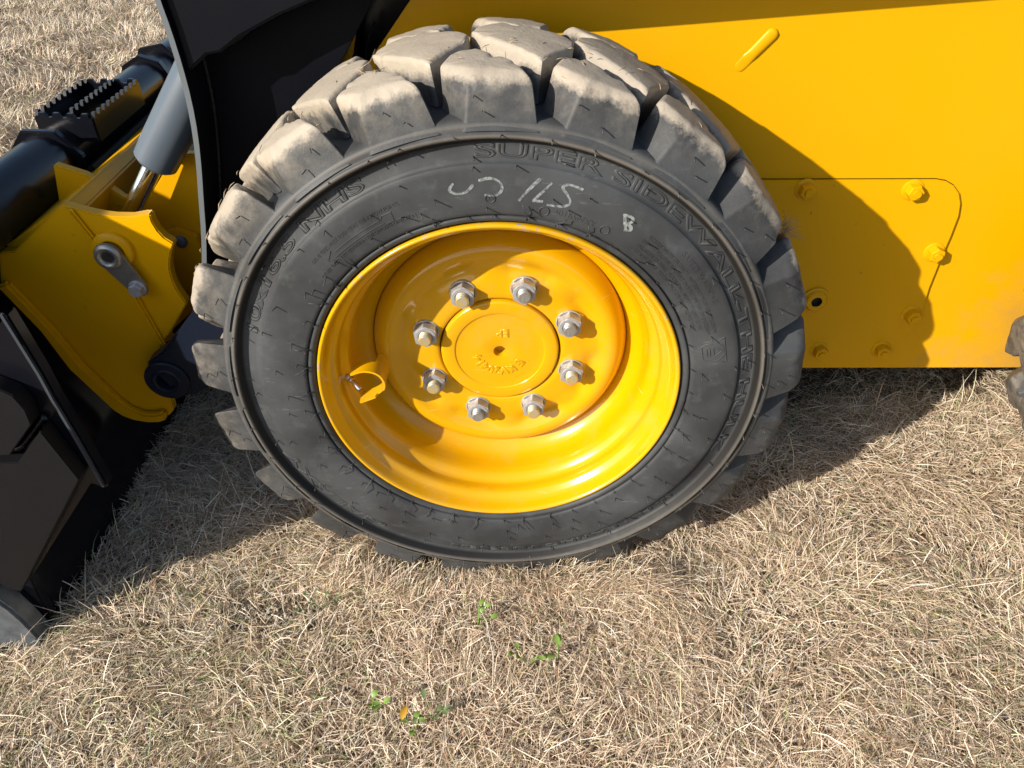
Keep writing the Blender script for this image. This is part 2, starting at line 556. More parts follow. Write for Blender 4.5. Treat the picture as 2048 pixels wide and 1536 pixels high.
# --- front wheel
TYRE_PROF = [(0.2150, 0.030), (0.2235, 0.012), (0.2275, 0.0050), (0.2300, -0.0002), (0.2322, -0.0026), (0.2356, -0.0031), (0.2364, -0.0024), (0.2368, 0.0002), (0.2382, 0.0002), (0.2386, -0.0026), (0.2394, -0.0038),
             (0.2430, -0.0046), (0.2520, -0.0062), (0.2620, -0.0074), (0.2720, -0.0079), (0.2820, -0.0074), (0.2900, -0.0063), (0.2950, -0.0052), (0.2957, -0.0046), (0.2964, -0.0022),
             (0.3000, -0.0008), (0.3060, 0.0014), (0.3110, 0.0030), (0.3145, 0.0036), (0.3160, 0.0030), (0.3176, 0.0004), (0.3206, -0.0052), (0.3230, -0.0080), (0.3250, -0.0086),
             (0.3264, -0.0080), (0.3274, -0.0052), (0.3286, -0.0044), (0.3320, -0.0046), (0.3365, -0.0036), (0.3390, 0.0015), (0.3400, 0.0100), (0.3410, 0.0300), (0.3440, 0.0750),
             (0.3455, 0.1250), (0.3430, 0.1950), (0.3400, 0.2340), (0.3360, 0.2480), (0.3200, 0.2550), (0.2900, 0.2580), (0.2500, 0.2500), (0.2200, 0.2300)]
_pr = np.array([p for p in TYRE_PROF[1:36]])
def side_y(r):
    return float(np.interp(r, _pr[:, 0], _pr[:, 1]))

def crown(y):
    return 0.3885 - 0.0062 * ((y - 0.122) / 0.11) ** 2

def lug_mesh(verts, name, seed, radii):
    """verts: (angle_top, y_top, angle_bottom, y_bottom, r_bottom), angles in degrees about the lug centre.
    radii: rounding radius of the upper edge at each vertex (m)"""
    rnd = random.Random(seed)
    n = len(verts)
    pts, rad = [], []
    for i in range(n):
        a, b = verts[i], verts[(i + 1) % n]
        m = 14
        for k in range(m):
            t = 0.035 + 0.93 * k / (m - 1)
            pts.append([a[q] + (b[q] - a[q]) * t for q in range(5)])
            rad.append(radii[i] + (radii[(i + 1) % n] - radii[i]) * t)
    K = len(pts)
    rad = [sum(rad[(k + d) % K] for d in (-2, -1, 0, 1, 2)) / 5 for k in range(K)]
    cu = sum(p[0] for p in pts) / K; cv = sum(p[1] for p in pts) / K
    DEPTH = 0.046
    ph = [rnd.uniform(0, 6) for _ in range(6)]
    chips = [(pts[q][0], pts[q][1], rnd.uniform(0.0008, 0.0032), rnd.uniform(0.0022, 0.0060)) for q in [rnd.randrange(K) for _ in range(11)]]
    def wob(u, v):
        c = 0.0004 * math.sin(0.8 * u + ph[0]) * math.sin(70 * v + ph[1]) + 0.00015 * math.sin(2.9 * u + ph[2] + 90 * v)
        for cu_, cv_, dp, rd in chips:
            q = (((u - cu_) * 0.00672) ** 2 + (v - cv_) ** 2) / (rd * rd)
            if q < 6: c -= dp * math.exp(-q)
        return c
    bm = bmesh.new()
    R_ = []
    def put(p, h, ins, fr=0.0):
        u = p[2] + (p[0] - p[2]) * h
        v = p[3] + (p[1] - p[3]) * h
        L = math.hypot((cu - u) * 0.00672, cv - v)
        f = max(-0.2, min(ins / L, 0.85)) if L > 1e-6 else 0
        f = f + (1 - f) * fr
        u2, v2 = u + (cu - u) * f, v + (cv - v) * f
        r = p[4] + (crown(v2) - p[4]) * h + (wob(u2, v2) if h > 0.4 else 0)
        a = math.radians(90 + u2)
        return bm.verts.new((r * math.cos(a), v2, r * math.sin(a)))
    for h, ins in ((0.0, -0.0030), (0.08, -0.0011), (0.2, 0.0), (0.4, 0.0)):
        R_.append([put(p, h, ins) for p in pts])
    for k in range(8):
        f = math.pi / 2 * k / 7
        R_.append([put(p, 1 - rr / DEPTH * (1 - math.sin(f)), rr * (1 - math.cos(f))) for p, rr in zip(pts, rad)])
    for fr in (0.3, 0.6, 0.85):
        R_.append([put(p, 1, rr, fr) for p, rr in zip(pts, rad)])
    for a, b in zip(R_, R_[1:]):
        for k in range(K):
            bm.faces.new((a[k], a[(k + 1) % K], b[(k + 1) % K], b[k]))
    c = bm.verts.new((crown(cv) * math.cos(math.radians(90 + cu)), cv, crown(cv) * math.sin(math.radians(90 + cu))))
    last = R_[-1]
    for k in range(K):
        bm.faces.new((last[k], last[(k + 1) % K], c))
    bmesh.ops.recalc_face_normals(bm, faces=bm.faces)
    me = bpy.data.meshes.new(name)
    bm.to_mesh(me); bm.free()
    me.shade_smooth()
    me.set_sharp_from_angle(angle=R(48))
    me.materials.append(LUG)
    return me

YW = 0.244   # tread is mirrored about y = YW/2
NEAR = [(-5.7, 0.0100, -7.9, -0.0038, 0.3300), (-0.6, 0.0072, -0.8, -0.0041, 0.3298), (3.4, 0.0076, 5.0, -0.0038, 0.3300), (8.0, 0.0400, 8.7, 0.0340, 0.3400), (6.3, 0.0690, 6.9, 0.0740, 0.3430), (2.8, 0.0770, 2.4, 0.0850, 0.3430), (-3.2, 0.0400, -4.6, 0.0400, 0.3410)]
MID = [(0.4, 0.0500, 0.4, 0.0430, 0.3430), (9.9, 0.1220, 10.2, 0.1170, 0.3430), (11.5, 0.1440, 11.9, 0.1440, 0.3430), (10.6, 0.1640, 11.2, 0.1690, 0.3430), (6.9, 0.1900, 6.9, 0.1960, 0.3430),
       (-2.6, 0.1540, -2.9, 0.1580, 0.3430), (-5.3, 0.1330, -5.6, 0.1340, 0.3430), (-5.0, 0.1080, -5.6, 0.1030, 0.3430)]
NR = [0.0120, 0.0160, 0.0140, 0.0060, 0.0035, 0.0035, 0.0040]
MR = [0.0060, 0.0050, 0.0030, 0.0030, 0.0050, 0.0030, 0.0030, 0.0040]
FAR = [(-a - 1.4, YW - y, -c - 1.4, YW - d, r) for a, y, c, d, r in NEAR]
LUG_NEAR = [lug_mesh(NEAR, 'tread_lug', s, NR) for s in (1, 2, 3, 11, 12, 13, 14)]
LUG_MID = [lug_mesh(MID, 'tread_lug', s, MR) for s in (4, 5, 15, 16, 17)]
LUG_FAR = [lug_mesh(FAR, 'tread_lug', s, NR) for s in (6, 18, 19)]
PITCH = 360.0 / 21

def dust_at(ang):
    """soil left on the tread: thick where it last ran through the ground, thin round the back"""
    a = (ang + 360) % 360
    d = 0.5 + 0.5 * math.cos(math.radians(a - 112))
    return max(0.06, min(1.0, d ** 1.1))

WC = Vector((0, 0, 0))
fw = empty('front_wheel', WC, loader)

def tyre_warp(r, y, a):
    return r, y
prof = []
bm, _ = lathe_bm(TYRE_PROF, 252, warp=tyre_warp)
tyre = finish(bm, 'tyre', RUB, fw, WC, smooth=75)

nlug = 0
for k in range(21):
    for kind, meshes, off in (('n', LUG_NEAR, 90.25), ('m', LUG_MID, 98.82 + 0.9), ('f', LUG_FAR, 90.25)):
        a = off + k * PITCH
        me = meshes[(k * 5 + 1) % len(meshes)]
        o = bpy.data.objects.new('tread_lug', me)
        o.location = WC
        o.rotation_euler = (0, R(90 - a), 0)
        d = dust_at(a)
        d = max(0, min(1, d + random.uniform(-0.12, 0.1)))
        film = 0.42 * max(0.0, math.cos(math.radians(a - 140))) + 0.05
        o.color = (d, film, 0, 1)
        link(o, fw)

# rim and disc
RIM = [(0.2240, 0.0135), (0.2262, 0.0060), (0.2268, 0.0010), (0.2258, -0.0022), (0.2238, -0.0030), (0.2218, -0.0018), (0.2202, 0.0020), (0.2180, 0.0085), (0.2160, 0.0140), (0.2130, 0.0180), (0.2095, 0.0205),
       (0.2070, 0.0245), (0.2062, 0.0310), (0.2068, 0.0370), (0.2060, 0.0410), (0.2025, 0.0450), (0.1985, 0.0490), (0.1960, 0.0540), (0.1945, 0.0620), (0.1935, 0.0720), (0.1915, 0.0820), (0.1870, 0.0905), (0.1800, 0.0970), (0.1735, 0.1010), (0.1718, 0.1035), (0.1718, 0.1150)]
bm, _ = lathe_bm(RIM, 224)
finish(bm, 'rim', YELW, fw, WC, smooth=55)
PH0 = 2.0389
def disc_warp(r, y, a):
    g = math.exp(-((r - 0.1245) / 0.010) ** 2)
    k = math.cos(8 * (a - PH0) + math.pi)
    return r, y - g * (0.0042 * max(k, -0.2) ** 1 if k > 0 else 0.0042 * k * 0.25)
DISC = [(0.1716, 0.1080), (0.1712, 0.1032), (0.1700, 0.0985), (0.1675, 0.0935), (0.1630, 0.0865), (0.1575, 0.0812), (0.1520, 0.0787), (0.1465, 0.0787), (0.1415, 0.0802), (0.1370, 0.0829), (0.1330, 0.0854), (0.1295, 0.0870), (0.1265, 0.0878),
        (0.1235, 0.0879), (0.1205, 0.0874), (0.1170, 0.0862), (0.1130, 0.0848), (0.1080, 0.0836), (0.1000, 0.0831), (0.0900, 0.0830), (0.0835, 0.0833), (0.0812, 0.0845), (0.0805, 0.0880), (0.0803, 0.1100)]
bm, _ = lathe_bm(DISC, 256, warp=disc_warp)
finish(bm, 'wheel_disc', YELW, fw, WC, smooth=60)
HUB = [(0.0792, 0.1080), (0.0792, 0.0860), (0.0788, 0.0822), (0.0775, 0.0804), (0.0755, 0.0798), (0.0612, 0.0798), (0.0604, 0.0801), (0.0598, 0.0810), (0.0590, 0.0812), (0.0500, 0.0812), (0.0300, 0.0812), (0.0095, 0.0812), (0.0085, 0.0816), (0.0082, 0.0830), (0.0078, 0.0950), (0.0001, 0.0970)]
bm, _ = lathe_bm(HUB, 128)
hub = finish(bm, 'hub_cap', YELW, fw, WC, smooth=40)

nut_a = [PH0 - k * math.pi / 4 for k in range(8)]
for k, a in enumerate(nut_a):
    cx, cz = 0.1019 * math.cos(a), 0.1019 * math.sin(a)
    bm = bmesh.new()
    rot = [0.5, 0.55, 0.50, 0.48, 0.6, 0.52, 0.45, 0.62][k] + random.uniform(-.05, .05)
    prism_y(bm, cx, cz, 0.0166, 0.0690, 0.0825, 6, rot, 0.0)
    eds = [e for e in bm.edges if e.calc_face_angle(0) > R(20)]
    bmesh.ops.bevel(bm, geom=eds, offset=0.0009, segments=2, affect='EDGES')
    lathe_bm([(0.0172, 0.0845), (0.0176, 0.0830), (0.0173, 0.0815), (0.0160, 0.0813)], 28, bm, centre=(cx, 0, cz))
    # chamfered crown
    lathe_bm([(0.0141, 0.0692), (0.0134, 0.0676), (0.0098, 0.0676), (0.0093, 0.0690)], 28, bm, centre=(cx, 0, cz))
    nut = finish(bm, 'lug_nut', ZINC, fw, (cx, 0.09, cz), smooth=25)
    bm = bmesh.new()
    pf = [(0.0086, 0.080)]
    y = 0.0700
    tip = 0.0590 + random.uniform(-0.001, 0.001)
    while y > tip + 0.0022:
        pf += [(0.0086, y), (0.0077, y - 0.0008), (0.0086, y - 0.0016)]
        y -= 0.0016
    pf += [(0.0078, tip + 0.0008), (0.0070, tip), (0.0001, tip)]
    lathe_bm(pf, 24, bm, centre=(cx, 0, cz))
    finish(bm, 'wheel_stud', STUDY if k in (3, 4, 6, 7, 0) else STUD, fw, (cx, 0.09, cz), smooth=35)

# valve stem in its slot and the bent guard round it
bm = bmesh.new()
va, vb = Vector((-0.2005, 0.048, -0.0170)), Vector((-0.1830, 0.033, -0.0270))
dv = (vb - va)
tube_bm(bm, [va, va + dv * 0.12, va + dv * 0.13, va + dv * 0.30, va + dv * 0.31, va + dv * 0.55, va + dv * 0.56, va + dv * 0.93, va + dv * 1.0],
        [0.0062, 0.0062, 0.0048, 0.0048, 0.0030, 0.0030, 0.0042, 0.0042, 0.0032], 16)
finish(bm, 'valve_stem', CHROME, fw, va, smooth=35)
bm = bmesh.new()
cpts = smooth_poly([(-0.190, 0.0, 0.0065), (-0.172, 0.0, 0.0135), (-0.153, 0.0, 0.0075), (-0.1465, 0.0, -0.0110), (-0.156, 0.0, -0.0275), (-0.183, 0.0, -0.0385)], 3)
pin, pout = [], []
for i, p in enumerate(cpts):
    p = Vector(p)
    t = (Vector(cpts[min(i + 1, len(cpts) - 1)]) - Vector(cpts[max(i - 1, 0)])).normalized()
    nrm = Vector((-t.z, 0, t.x))
    pin.append((p - nrm * 0.0013, p + nrm * 0.0013))
rows = []
for i, (a, b) in enumerate(pin):
    t = i / (len(pin) - 1)
    y0, y1 = 0.0200, 0.0300
    if 0.66 < t < 0.78: y0 = 0.0255
    if 0.35 < t < 0.62: y1 = 0.0520
    rows.append([bm.verts.new((a.x, y0, a.z)), bm.verts.new((b.x, y0, b.z)), bm.verts.new((b.x, y1 + 0.012, b.z)), bm.verts.new((a.x, y1 + 0.012, a.z))])
for a, b in zip(rows, rows[1:]):
    for k in range(4):
        bm.faces.new((a[k], a[(k + 1) % 4], b[(k + 1) % 4], b[k]))
bm.faces.new(rows[0]); bm.faces.new(rows[-1][::-1])
finish(bm, 'valve_guard', YELW, fw, (-0.18, 0.05, -0.025), smooth=30)

# moulded writing on the sidewall
A = arc_text
A('sidewall_lettering', 'SUPER SIDEWALL-THE HULK', 94.2, -21.5, 0.3010, 0.0128, side_y, RUB, fw, WC, thick=0.0009)
A('sidewall_lettering', '10x16.5 NHS', 163.5, 116.8, 0.2998, 0.0128, side_y, RUB, fw, WC, thick=0.0009)
A('sidewall_lettering', 'GALAXY', 236.8, 200.0, 0.2990, 0.0145, side_y, RUB, fw, WC, thick=0.0012)
A('sidewall_lettering', '10 PLY RATING TUBELESS', -38.5, -104.5, 0.3015, 0.0095, side_y, RUB, fw, WC, thick=0.0008)
def small(txt, a0, a1, r, cap=0.0042):
    A('small_print', txt, a0, a1, r, cap, lambda q: side_y(q) + 0.0001, RUB, fw, WC, outline=False)
small('DRIVE TIRES MUST ROTATE AS THE ARROW POINTS', 138.0, 112.0, 0.2720)
small('OTHER TIRES MUST ROTATE IN THE OPPOSITE DIRECTION', 140.0, 109.5, 0.2530)
small('SAFETY WARNING-', 43.5, 27.0, 0.2790, 0.0068)
small('SERIOUS INJURY OR DEATH MAY RESULT FROM AN EXPLOSION', 52.5, 19.5, 0.2690)
small('OF THE TIRE/RIM ASSEMBLY DUE TO THE USE OF EXCESSIVE', 53.0, 19.0, 0.2610)
small('PRESSURE DURING MOUNTING. NEVER EXCEED 35 PSI', 53.0, 21.5, 0.2535)
small('TO SEAT BEADS. MOUNT ONLY ON AN APPROVED RIM', 53.0, 22.5, 0.2465)
small('40165NXY', 76.0, 65.0, 0.2480, 0.0065)

def polar(a, r, off=0.0006):
    a = math.radians(a)
    return Vector((r * math.cos(a), side_y(r) - off, r * math.sin(a)))
bm = bmesh.new()
seq = [(a, 0.2600) for a in np.linspace(133.0, 117.5, 24)]
tube_bm(bm, [polar(a, r, 0.0002) for a, r in seq], 0.0005, 5)
seq = [(a, 0.2650) for a in np.linspace(132.0, 118.0, 24)]
tube_bm(bm, [polar(a, r, 0.0002) for a, r in seq], 0.0005, 5)
for seq in ([(132.5, 0.2690), (135.2, 0.2625), (132.5, 0.2560)], [(117.8, 0.2645), (117.0, 0.2685), (114.5, 0.2685), (114.9, 0.2580), (117.2, 0.2580), (117.5, 0.2605)]):
    tube_bm(bm, [polar(a, r, 0.0002) for a, r in seq], 0.0005, 5)
finish(bm, 'rotation_arrow', RUB, fw, WC)
bm = bmesh.new()
def loc_poly(c_a, c_r, pts, rad=0.00065):
    ct = math.radians(c_a)
    o = []
    for u, v in pts:   # u clockwise, v outward
        r = c_r + v
        a = ct - u / c_r
        o.append(Vector((r * math.cos(a), side_y(r) - 0.0004, r * math.sin(a))))
    tube_bm(bm, o, rad, 5)
loc_poly(13.4, 0.2645, [(-0.010, -0.012), (0.010, -0.012), (0.013, -0.006), (0.013, 0.006), (0.006, 0.014), (-0.006, 0.014), (-0.013, 0.006), (-0.013, -0.006), (-0.010, -0.012)])
loc_poly(13.4, 0.2645, [(-0.016, 0.010), (-0.018, 0.016), (0.018, 0.016), (0.016, 0.010)])
loc_poly(13.4, 0.2645, [(-0.006, 0.0015), (0.006, 0.0015), (0.0, 0.0115), (-0.006, 0.0015)])
loc_poly(13.4, 0.2645, [(-0.006, -0.003), (0.006, -0.003)])
loc_poly(13.4, 0.2645, [(-0.006, -0.0065), (0.006, -0.0065)])
loc_poly(13.4, 0.2645, [(0.0, 0.0042), (0.0, 0.0085)], 0.0004)
finish(bm, 'safety_emblem', RUB, fw, WC)
for c in ((91.3, 0.2590), (78.2, 0.2490), (62.3, 0.2505)):
    bm = bmesh.new()
    rr = 0.0052
    tube_bm(bm, [polar(c[0] + math.degrees(rr * math.cos(t) / c[1]), c[1] + rr * math.sin(t)) for t in np.linspace(0, 2 * math.pi, 20)], 0.0005, 5)
    finish(bm, 'moulded_disc', RUB, fw, WC)
small('39', 92.1, 90.4, 0.2570, 0.0048)

# chalk marks
def chalk(strokes, wd=0.0030):
    bm = bmesh.new()
    for st in strokes:
        st = smooth_poly([(p[0], p[1], 0) for p in st], 2)
        row = []
        for i, p in enumerate(st):
            q0, q1 = st[max(i - 1, 0)], st[min(i + 1, len(st) - 1)]
            du, dr = (q1[0] - q0[0]) * 0.00475, q1[1] - q0[1]
            L = math.hypot(du, dr) or 1
            nu, nr = -dr / L, du / L
            wj = wd * (0.95 + 0.18 * math.sin(i * 0.6 + st[0][0]))
            row.append((bm.verts.new(polar(p[0] + nu * wj / 2 / 0.00475, p[1] + nr * wj / 2, 0.00045)),
                        bm.verts.new(polar(p[0] - nu * wj / 2 / 0.00475, p[1] - nr * wj / 2, 0.00045))))
        for a, b in zip(row, row[1:]):
            bm.faces.new((a[0], a[1], b[1], b[0]))
    return finish(bm, 'chalk_mark', CHALK, fw, WC, smooth=180)
chalk([[(99.0, 0.279), (100.5, 0.272), (98.5, 0.266), (96.2, 0.268), (94.8, 0.2755)]], 0.0030)
chalk([[(93.6, 0.279), (91.0, 0.282), (88.8, 0.277), (88.4, 0.268), (90.0, 0.2615), (92.5, 0.263)]], 0.0030)
chalk([[(84.6, 0.2570), (83.0, 0.2690), (80.6, 0.2840)]], 0.0034)
chalk([[(81.5, 0.2590), (79.0, 0.2600)], [(81.3, 0.2590), (79.2, 0.2730), (78.0, 0.2820)], [(71.2, 0.2830), (74.4, 0.2850), (76.0, 0.2800), (73.6, 0.2720), (72.6, 0.2640), (74.6, 0.2580), (78.0, 0.2570)]], 0.0030)
chalk([[(60.6, 0.2770), (59.4, 0.2700), (58.3, 0.2640), (57.9, 0.2610)], [(60.2, 0.2765), (58.4, 0.2780), (57.8, 0.2735), (58.9, 0.2695), (57.2, 0.2680), (56.9, 0.2640), (58.4, 0.2615)]], 0.0036)

# rubber whiskers left by the mould vents
bm = bmesh.new()
def whisker(a, r, ln, lean=0.25, rad=0.00068, y=None):
    p = polar(a, r, -0.0005) if y is None else Vector((r * math.cos(math.radians(a)), y, r * math.sin(math.radians(a))))
    d = Vector((random.uniform(-lean, lean), -1, random.uniform(-lean, lean))).normalized()
    e = Vector((random.uniform(-lean, lean), random.uniform(-0.2, 0.2), random.uniform(-lean, lean))) * ln * 0.5
    tube_bm(bm, [p, p + d * ln * 0.5 + e * 0.3, p + d * ln + e], [rad, rad, rad * 1.15], 5)
for k in range(44):
    a = k * 360 / 44 + random.uniform(-1, 1)
    whisker(a, 0.2390, random.uniform(0.004, 0.010), 0.35)
    if random.random() < 0.75:
        whisker(a + random.uniform(-2.5, 2.5), random.uniform(0.246, 0.258), random.uniform(0.008, 0.014), 0.3)
    if random.random() < 0.6:   # flash hair bent from the rim line up to a whisker
        r1 = random.uniform(0.246, 0.262); a1 = a + random.uniform(-2, 2)
        mid_ = polar((a + a1) / 2, (0.2385 + r1) / 2, random.uniform(0.004, 0.008))
        tube_bm(bm, [polar(a, 0.2335, 0.0005), polar(a, 0.2385, 0.003), mid_, polar(a1, r1, 0.0055)], 0.00055, 5)
for k in range(42):
    a = k * 360 / 42 + random.uniform(-1.5, 1.5)
    whisker(a, random.uniform(0.262, 0.296), random.uniform(0.006, 0.012))
    whisker(a + 3, 0.3262, random.uniform(0.006, 0.011))
    if k % 2: whisker(a, random.uniform(0.300, 0.316), random.uniform(0.007, 0.011))
for k in range(21):
    a = 90.25 + k * PITCH
    for da, r, yy in ((random.uniform(-3, 3), 0.348, -0.002), (random.uniform(-4, 3.5), 0.362, 0.002)):
        whisker(a + da, r, random.uniform(0.006, 0.011), 0.25, y=yy)
finish(bm, 'rubber_whiskers', RUB, fw, WC, smooth=180, kind='stuff')

# raised casting marks on the hub cap
def hub_text(txt, a0, a1, r0, cap):
    A('casting_mark', txt, a0, a1, r0, cap, lambda q: 0.0812, YELW, fw, WC, outline=True, thick=0.0010)
hub_text('E KV20414', -27, -170, 0.0265, 0.0120)
me, co = text_mesh('EP', 0.0115 / 0.7, 0.0010, fill=False)
co2 = np.stack([0.0125 - co[:, 0], 0.0812 - co[:, 2], 0.0345 - co[:, 1]], 1).astype(np.float32)
me.vertices.foreach_set('co', co2.ravel()); me.update(); me.materials.clear(); me.materials.append(YELW)
o = bpy.data.objects.new('casting_mark', me); o.location = WC; link(o, fw)

# axle stub and a backing plate so nothing shows through behind the wheel
bm = bmesh.new()
cyl_y(bm, 0, 0, 0.075, 0.106, 0.305, 48)
finish(bm, 'axle_stub', BLK, loader)

# --- rear wheel: a copy of the front one
RWC = Vector((1.160, 0, 0))
rw = empty('rear_wheel', RWC, loader)
skip = {'sidewall_lettering', 'small_print', 'chalk_mark', 'casting_mark', 'rotation_arrow', 'safety_emblem', 'moulded_disc', 'valve_stem', 'valve_guard', 'rubber_whiskers'}
for ch in list(fw.children):
    base = ch.name.split('.')[0]
    if base in skip:
        continue
    c = ch.copy()
    c.location = Vector(ch.location) + RWC - WC
    C.objects.link(c)
    c.parent = rw
    c.matrix_parent_inverse = Matrix.Translation(-RWC)
    WL[c.name] = Vector(c.location)
    if base == 'tread_lug':
        c.color = (0.30, 0.45, 0, 1)

# --- lift arm
edge = smooth_poly([(-0.400, 0.520, 0), (-0.391, 0.410, 0), (-0.387, 0.376, 0), (-0.3845, 0.337, 0), (-0.384, 0.296, 0), (-0.387, 0.252, 0), (-0.394, 0.206, 0), (-0.402, 0.164, 0), (-0.411, 0.113, 0), (-0.424, 0.058, 0), (-0.445, 0.005, 0)], 1)
edge = [(p[0], p[1]) for p in edge]
fold = [(-0.349, 0.3460), (-0.331, 0.349), (-0.305, 0.366), (-0.255, 0.389), (-0.2125, 0.405), (-0.185, 0.4105), (-0.150, 0.412), (-0.10, 0.4145), (0.022, 0.4185), (0.543, 0.456), (1.55, 0.530)]
arm_pts = [(-0.377, 0.325), ] + fold + [(1.55, 0.80), (0.0, 0.76), (-0.30, 0.68), (-0.392, 0.52), (-0.383, 0.41), (-0.379, 0.376), (-0.377, 0.345)]
arm = plate('lift_arm', arm_pts, 0.208, 0.262, NAVY, loader, 0.003)
inner = [(x + 0.0075, z) for x, z in edge]
plate('arm_flange', edge + inner[::-1], 0.200, 0.272, NAVY, arm, 0.0)
# the flame cut front edge of that flange, bare primer grey
e2 = [(x + 0.0004, z) for x, z in edge] + [(x + 0.0071, z) for x, z in edge][::-1]
plate('flange_edge', e2, 0.1988, 0.1999, EDGE, arm, 0.0)
web_pts = [(-0.3765, 0.42), (-0.376, 0.30), (-0.386, 0.206), (-0.403, 0.113), (-0.416, 0.058), (-0.46, -0.03), (-0.53, -0.09), (-0.50, -0.18), (-0.42, -0.12), (-0.37, -0.02), (-0.31, 0.12), (-0.255, 0.267), (-0.218, 0.298), (-0.194, 0.332), (-0.174, 0.362), (-0.152, 0.395), (-0.11, 0.45)]
plate('arm_web', web_pts, 0.2655, 0.2755, WEBM, arm, 0.0008)
bm = bmesh.new()
wl = [(-0.3705, 0.264, 0.05), (-0.3700, 0.264, 0.12), (-0.364, 0.264, 0.20), (-0.3565, 0.264, 0.30), (-0.352, 0.264, 0.342)]
def bead(bm, pts, r):
    P = []
    for a, b in zip(pts, pts[1:]):
        a, b = Vector(a), Vector(b)
        n = max(2, int((b - a).length / 0.004))
        P += [a + (b - a) * i / n for i in range(n)]
    P.append(Vector(pts[-1]))
    tube_bm(bm, P, [r * (1 + 0.18 * math.sin(i * 2.3) + random.uniform(-.12, .12)) for i in range(len(P))], 7)
bead(bm, [(x, 0.2640, z - 0.001) for x, z in fold[:8]], 0.0048)
bead(bm, [(x + 0.009, 0.2640, z) for x, z in edge[6:]], 0.0045)
finish(bm, 'weld_bead', NAVY, arm, smooth=180)
# lower end of the arm with its pivot eye
bm = plate_bm([(-0.448, 0.0), (-0.470, -0.030), (-0.522, -0.086), (-0.556, -0.112), (-0.520, -0.178), (-0.492, -0.172), (-0.44, -0.135), (-0.40, -0.06)], 0.206, 0.236, 0.003)
finish(bm, 'arm_tip', PIVOT, arm)
bm = bmesh.new()
bx, bz = -0.530, -0.1420
lathe_bm([(0.0150, 0.236), (0.0150, 0.202), (0.0158, 0.1995), (0.0200, 0.1985), (0.0215, 0.1995), (0.0225, 0.2005), (0.0330, 0.2005), (0.0352, 0.2025), (0.0358, 0.206), (0.0358, 0.238)], 48, bm, centre=(bx, 0, bz))
finish(bm, 'pivot_eye', PIVOT, arm, (bx, 0.22, bz), smooth=35)
bm = bmesh.new()
lathe_bm([(0.0149, 0.226), (0.0100, 0.226), (0.0092, 0.228), (0.0001, 0.228)], 32, bm, centre=(bx, 0, bz))
finish(bm, 'pivot_pin', HOLE, arm, (bx, 0.22, bz))

# things seen in the gap beside the cab
plate('cab_bulkhead', [(-0.33, 0.10), (0.05, 0.10), (0.05, 0.70), (-0.33, 0.70)], 0.345, 0.355, BLK, loader, 0.001)
bm = bmesh.new()
tube_bm(bm, [Vector(p) for p in smooth_poly([(-0.200, 0.325, 0.20), (-0.200, 0.322, 0.325), (-0.194, 0.318, 0.360), (-0.178, 0.316, 0.392), (-0.140, 0.316, 0.445), (-0.05, 0.316, 0.57)], 3)], 0.0135, 18)
finish(bm, 'grab_rail', BLK, loader, smooth=180)
bm = bmesh.new()
tube_bm(bm, [Vector(p) for p in smooth_poly([(-0.178, 0.305, 0.24), (-0.176, 0.302, 0.320), (-0.168, 0.300, 0.345), (-0.160, 0.31, 0.36)], 2)], 0.0016, 8)
finish(bm, 'brake_cable', NAVY, loader, smooth=180)
plate('chassis_bracket', [(-0.262, 0.235), (-0.196, 0.332), (-0.188, 0.352), (-0.183, 0.352), (-0.190, 0.325), (-0.235, 0.240)], 0.290, 0.30, YEL, loader, 0.001)
plate('hose_clamp', [(-0.232, 0.268), (-0.226, 0.280), (-0.192, 0.284), (-0.190, 0.270)], 0.296, 0.304, GALV, loader, 0.002)

# --- quick hitch
hp = [(-0.611, 0.139), (-0.593, 0.1325), (-0.575, 0.127), (-0.560, 0.1235), (-0.546, 0.1215), (-0.522, 0.121), (-0.503, 0.1245), (-0.4935, 0.1245), (-0.4935, 0.113), (-0.490, 0.100), (-0.484, 0.089), (-0.472, 0.079), (-0.479, 0.067), (-0.485, 0.053), (-0.4895, 0.038), (-0.4905, 0.020), (-0.488, 0.001),
      (-0.480, -0.022), (-0.490, -0.036), (-0.523, -0.080), (-0.540, -0.096), (-0.556, -0.20), (-0.558, -0.234), (-0.568, -0.2445), (-0.583, -0.2505), (-0.603, -0.251), (-0.624, -0.2460), (-0.640, -0.2370), (-0.652, -0.224), (-0.695, -0.139), (-0.714, -0.065), (-0.749, 0.016), (-0.731, 0.0655), (-0.709, 0.067)]
hitch = plate('quick_hitch', hp, 0.240, 0.258, YEL, loader, 0.002)
# turned-out flange along its lower edge, with the bend line
fl = [(-0.749, 0.016), (-0.714, -0.065), (-0.695, -0.139), (-0.652, -0.224), (-0.640, -0.2370), (-0.624, -0.2460), (-0.603, -0.251), (-0.583, -0.2505), (-0.568, -0.2445), (-0.5665, -0.226), (-0.583, -0.232), (-0.603, -0.232), (-0.622, -0.220), (-0.634, -0.204), (-0.672, -0.132), (-0.694, -0.062), (-0.731, 0.022)]
plate('hitch_flange', fl, 0.226, 0.2405, YEL, hitch, 0.004)
plate('hitch_rib', [(-0.607, 0.138), (-0.598, 0.134), (-0.553, 0.020), (-0.530, -0.100), (-0.540, -0.097), (-0.563, 0.015)], 0.2330, 0.2415, YEL, hitch, 0.0035)
plate('hitch_beam', [(-0.733, 0.0645), (-0.611, 0.1375), (-0.600, 0.120), (-0.640, 0.02), (-0.735, 0.045)], 0.259, 1.45, YEL, hitch, 0.003)
ip = [(-0.679, 0.149), (-0.637, 0.133), (-0.607, 0.113), (-0.590, 0.096), (-0.571, 0.090), (-0.546, 0.099), (-0.49, 0.165), (-0.42, 0.165), (-0.44, 0.05), (-0.50, -0.05), (-0.53, -0.13), (-0.60, -0.18), (-0.66, -0.10), (-0.70, 0.05)]
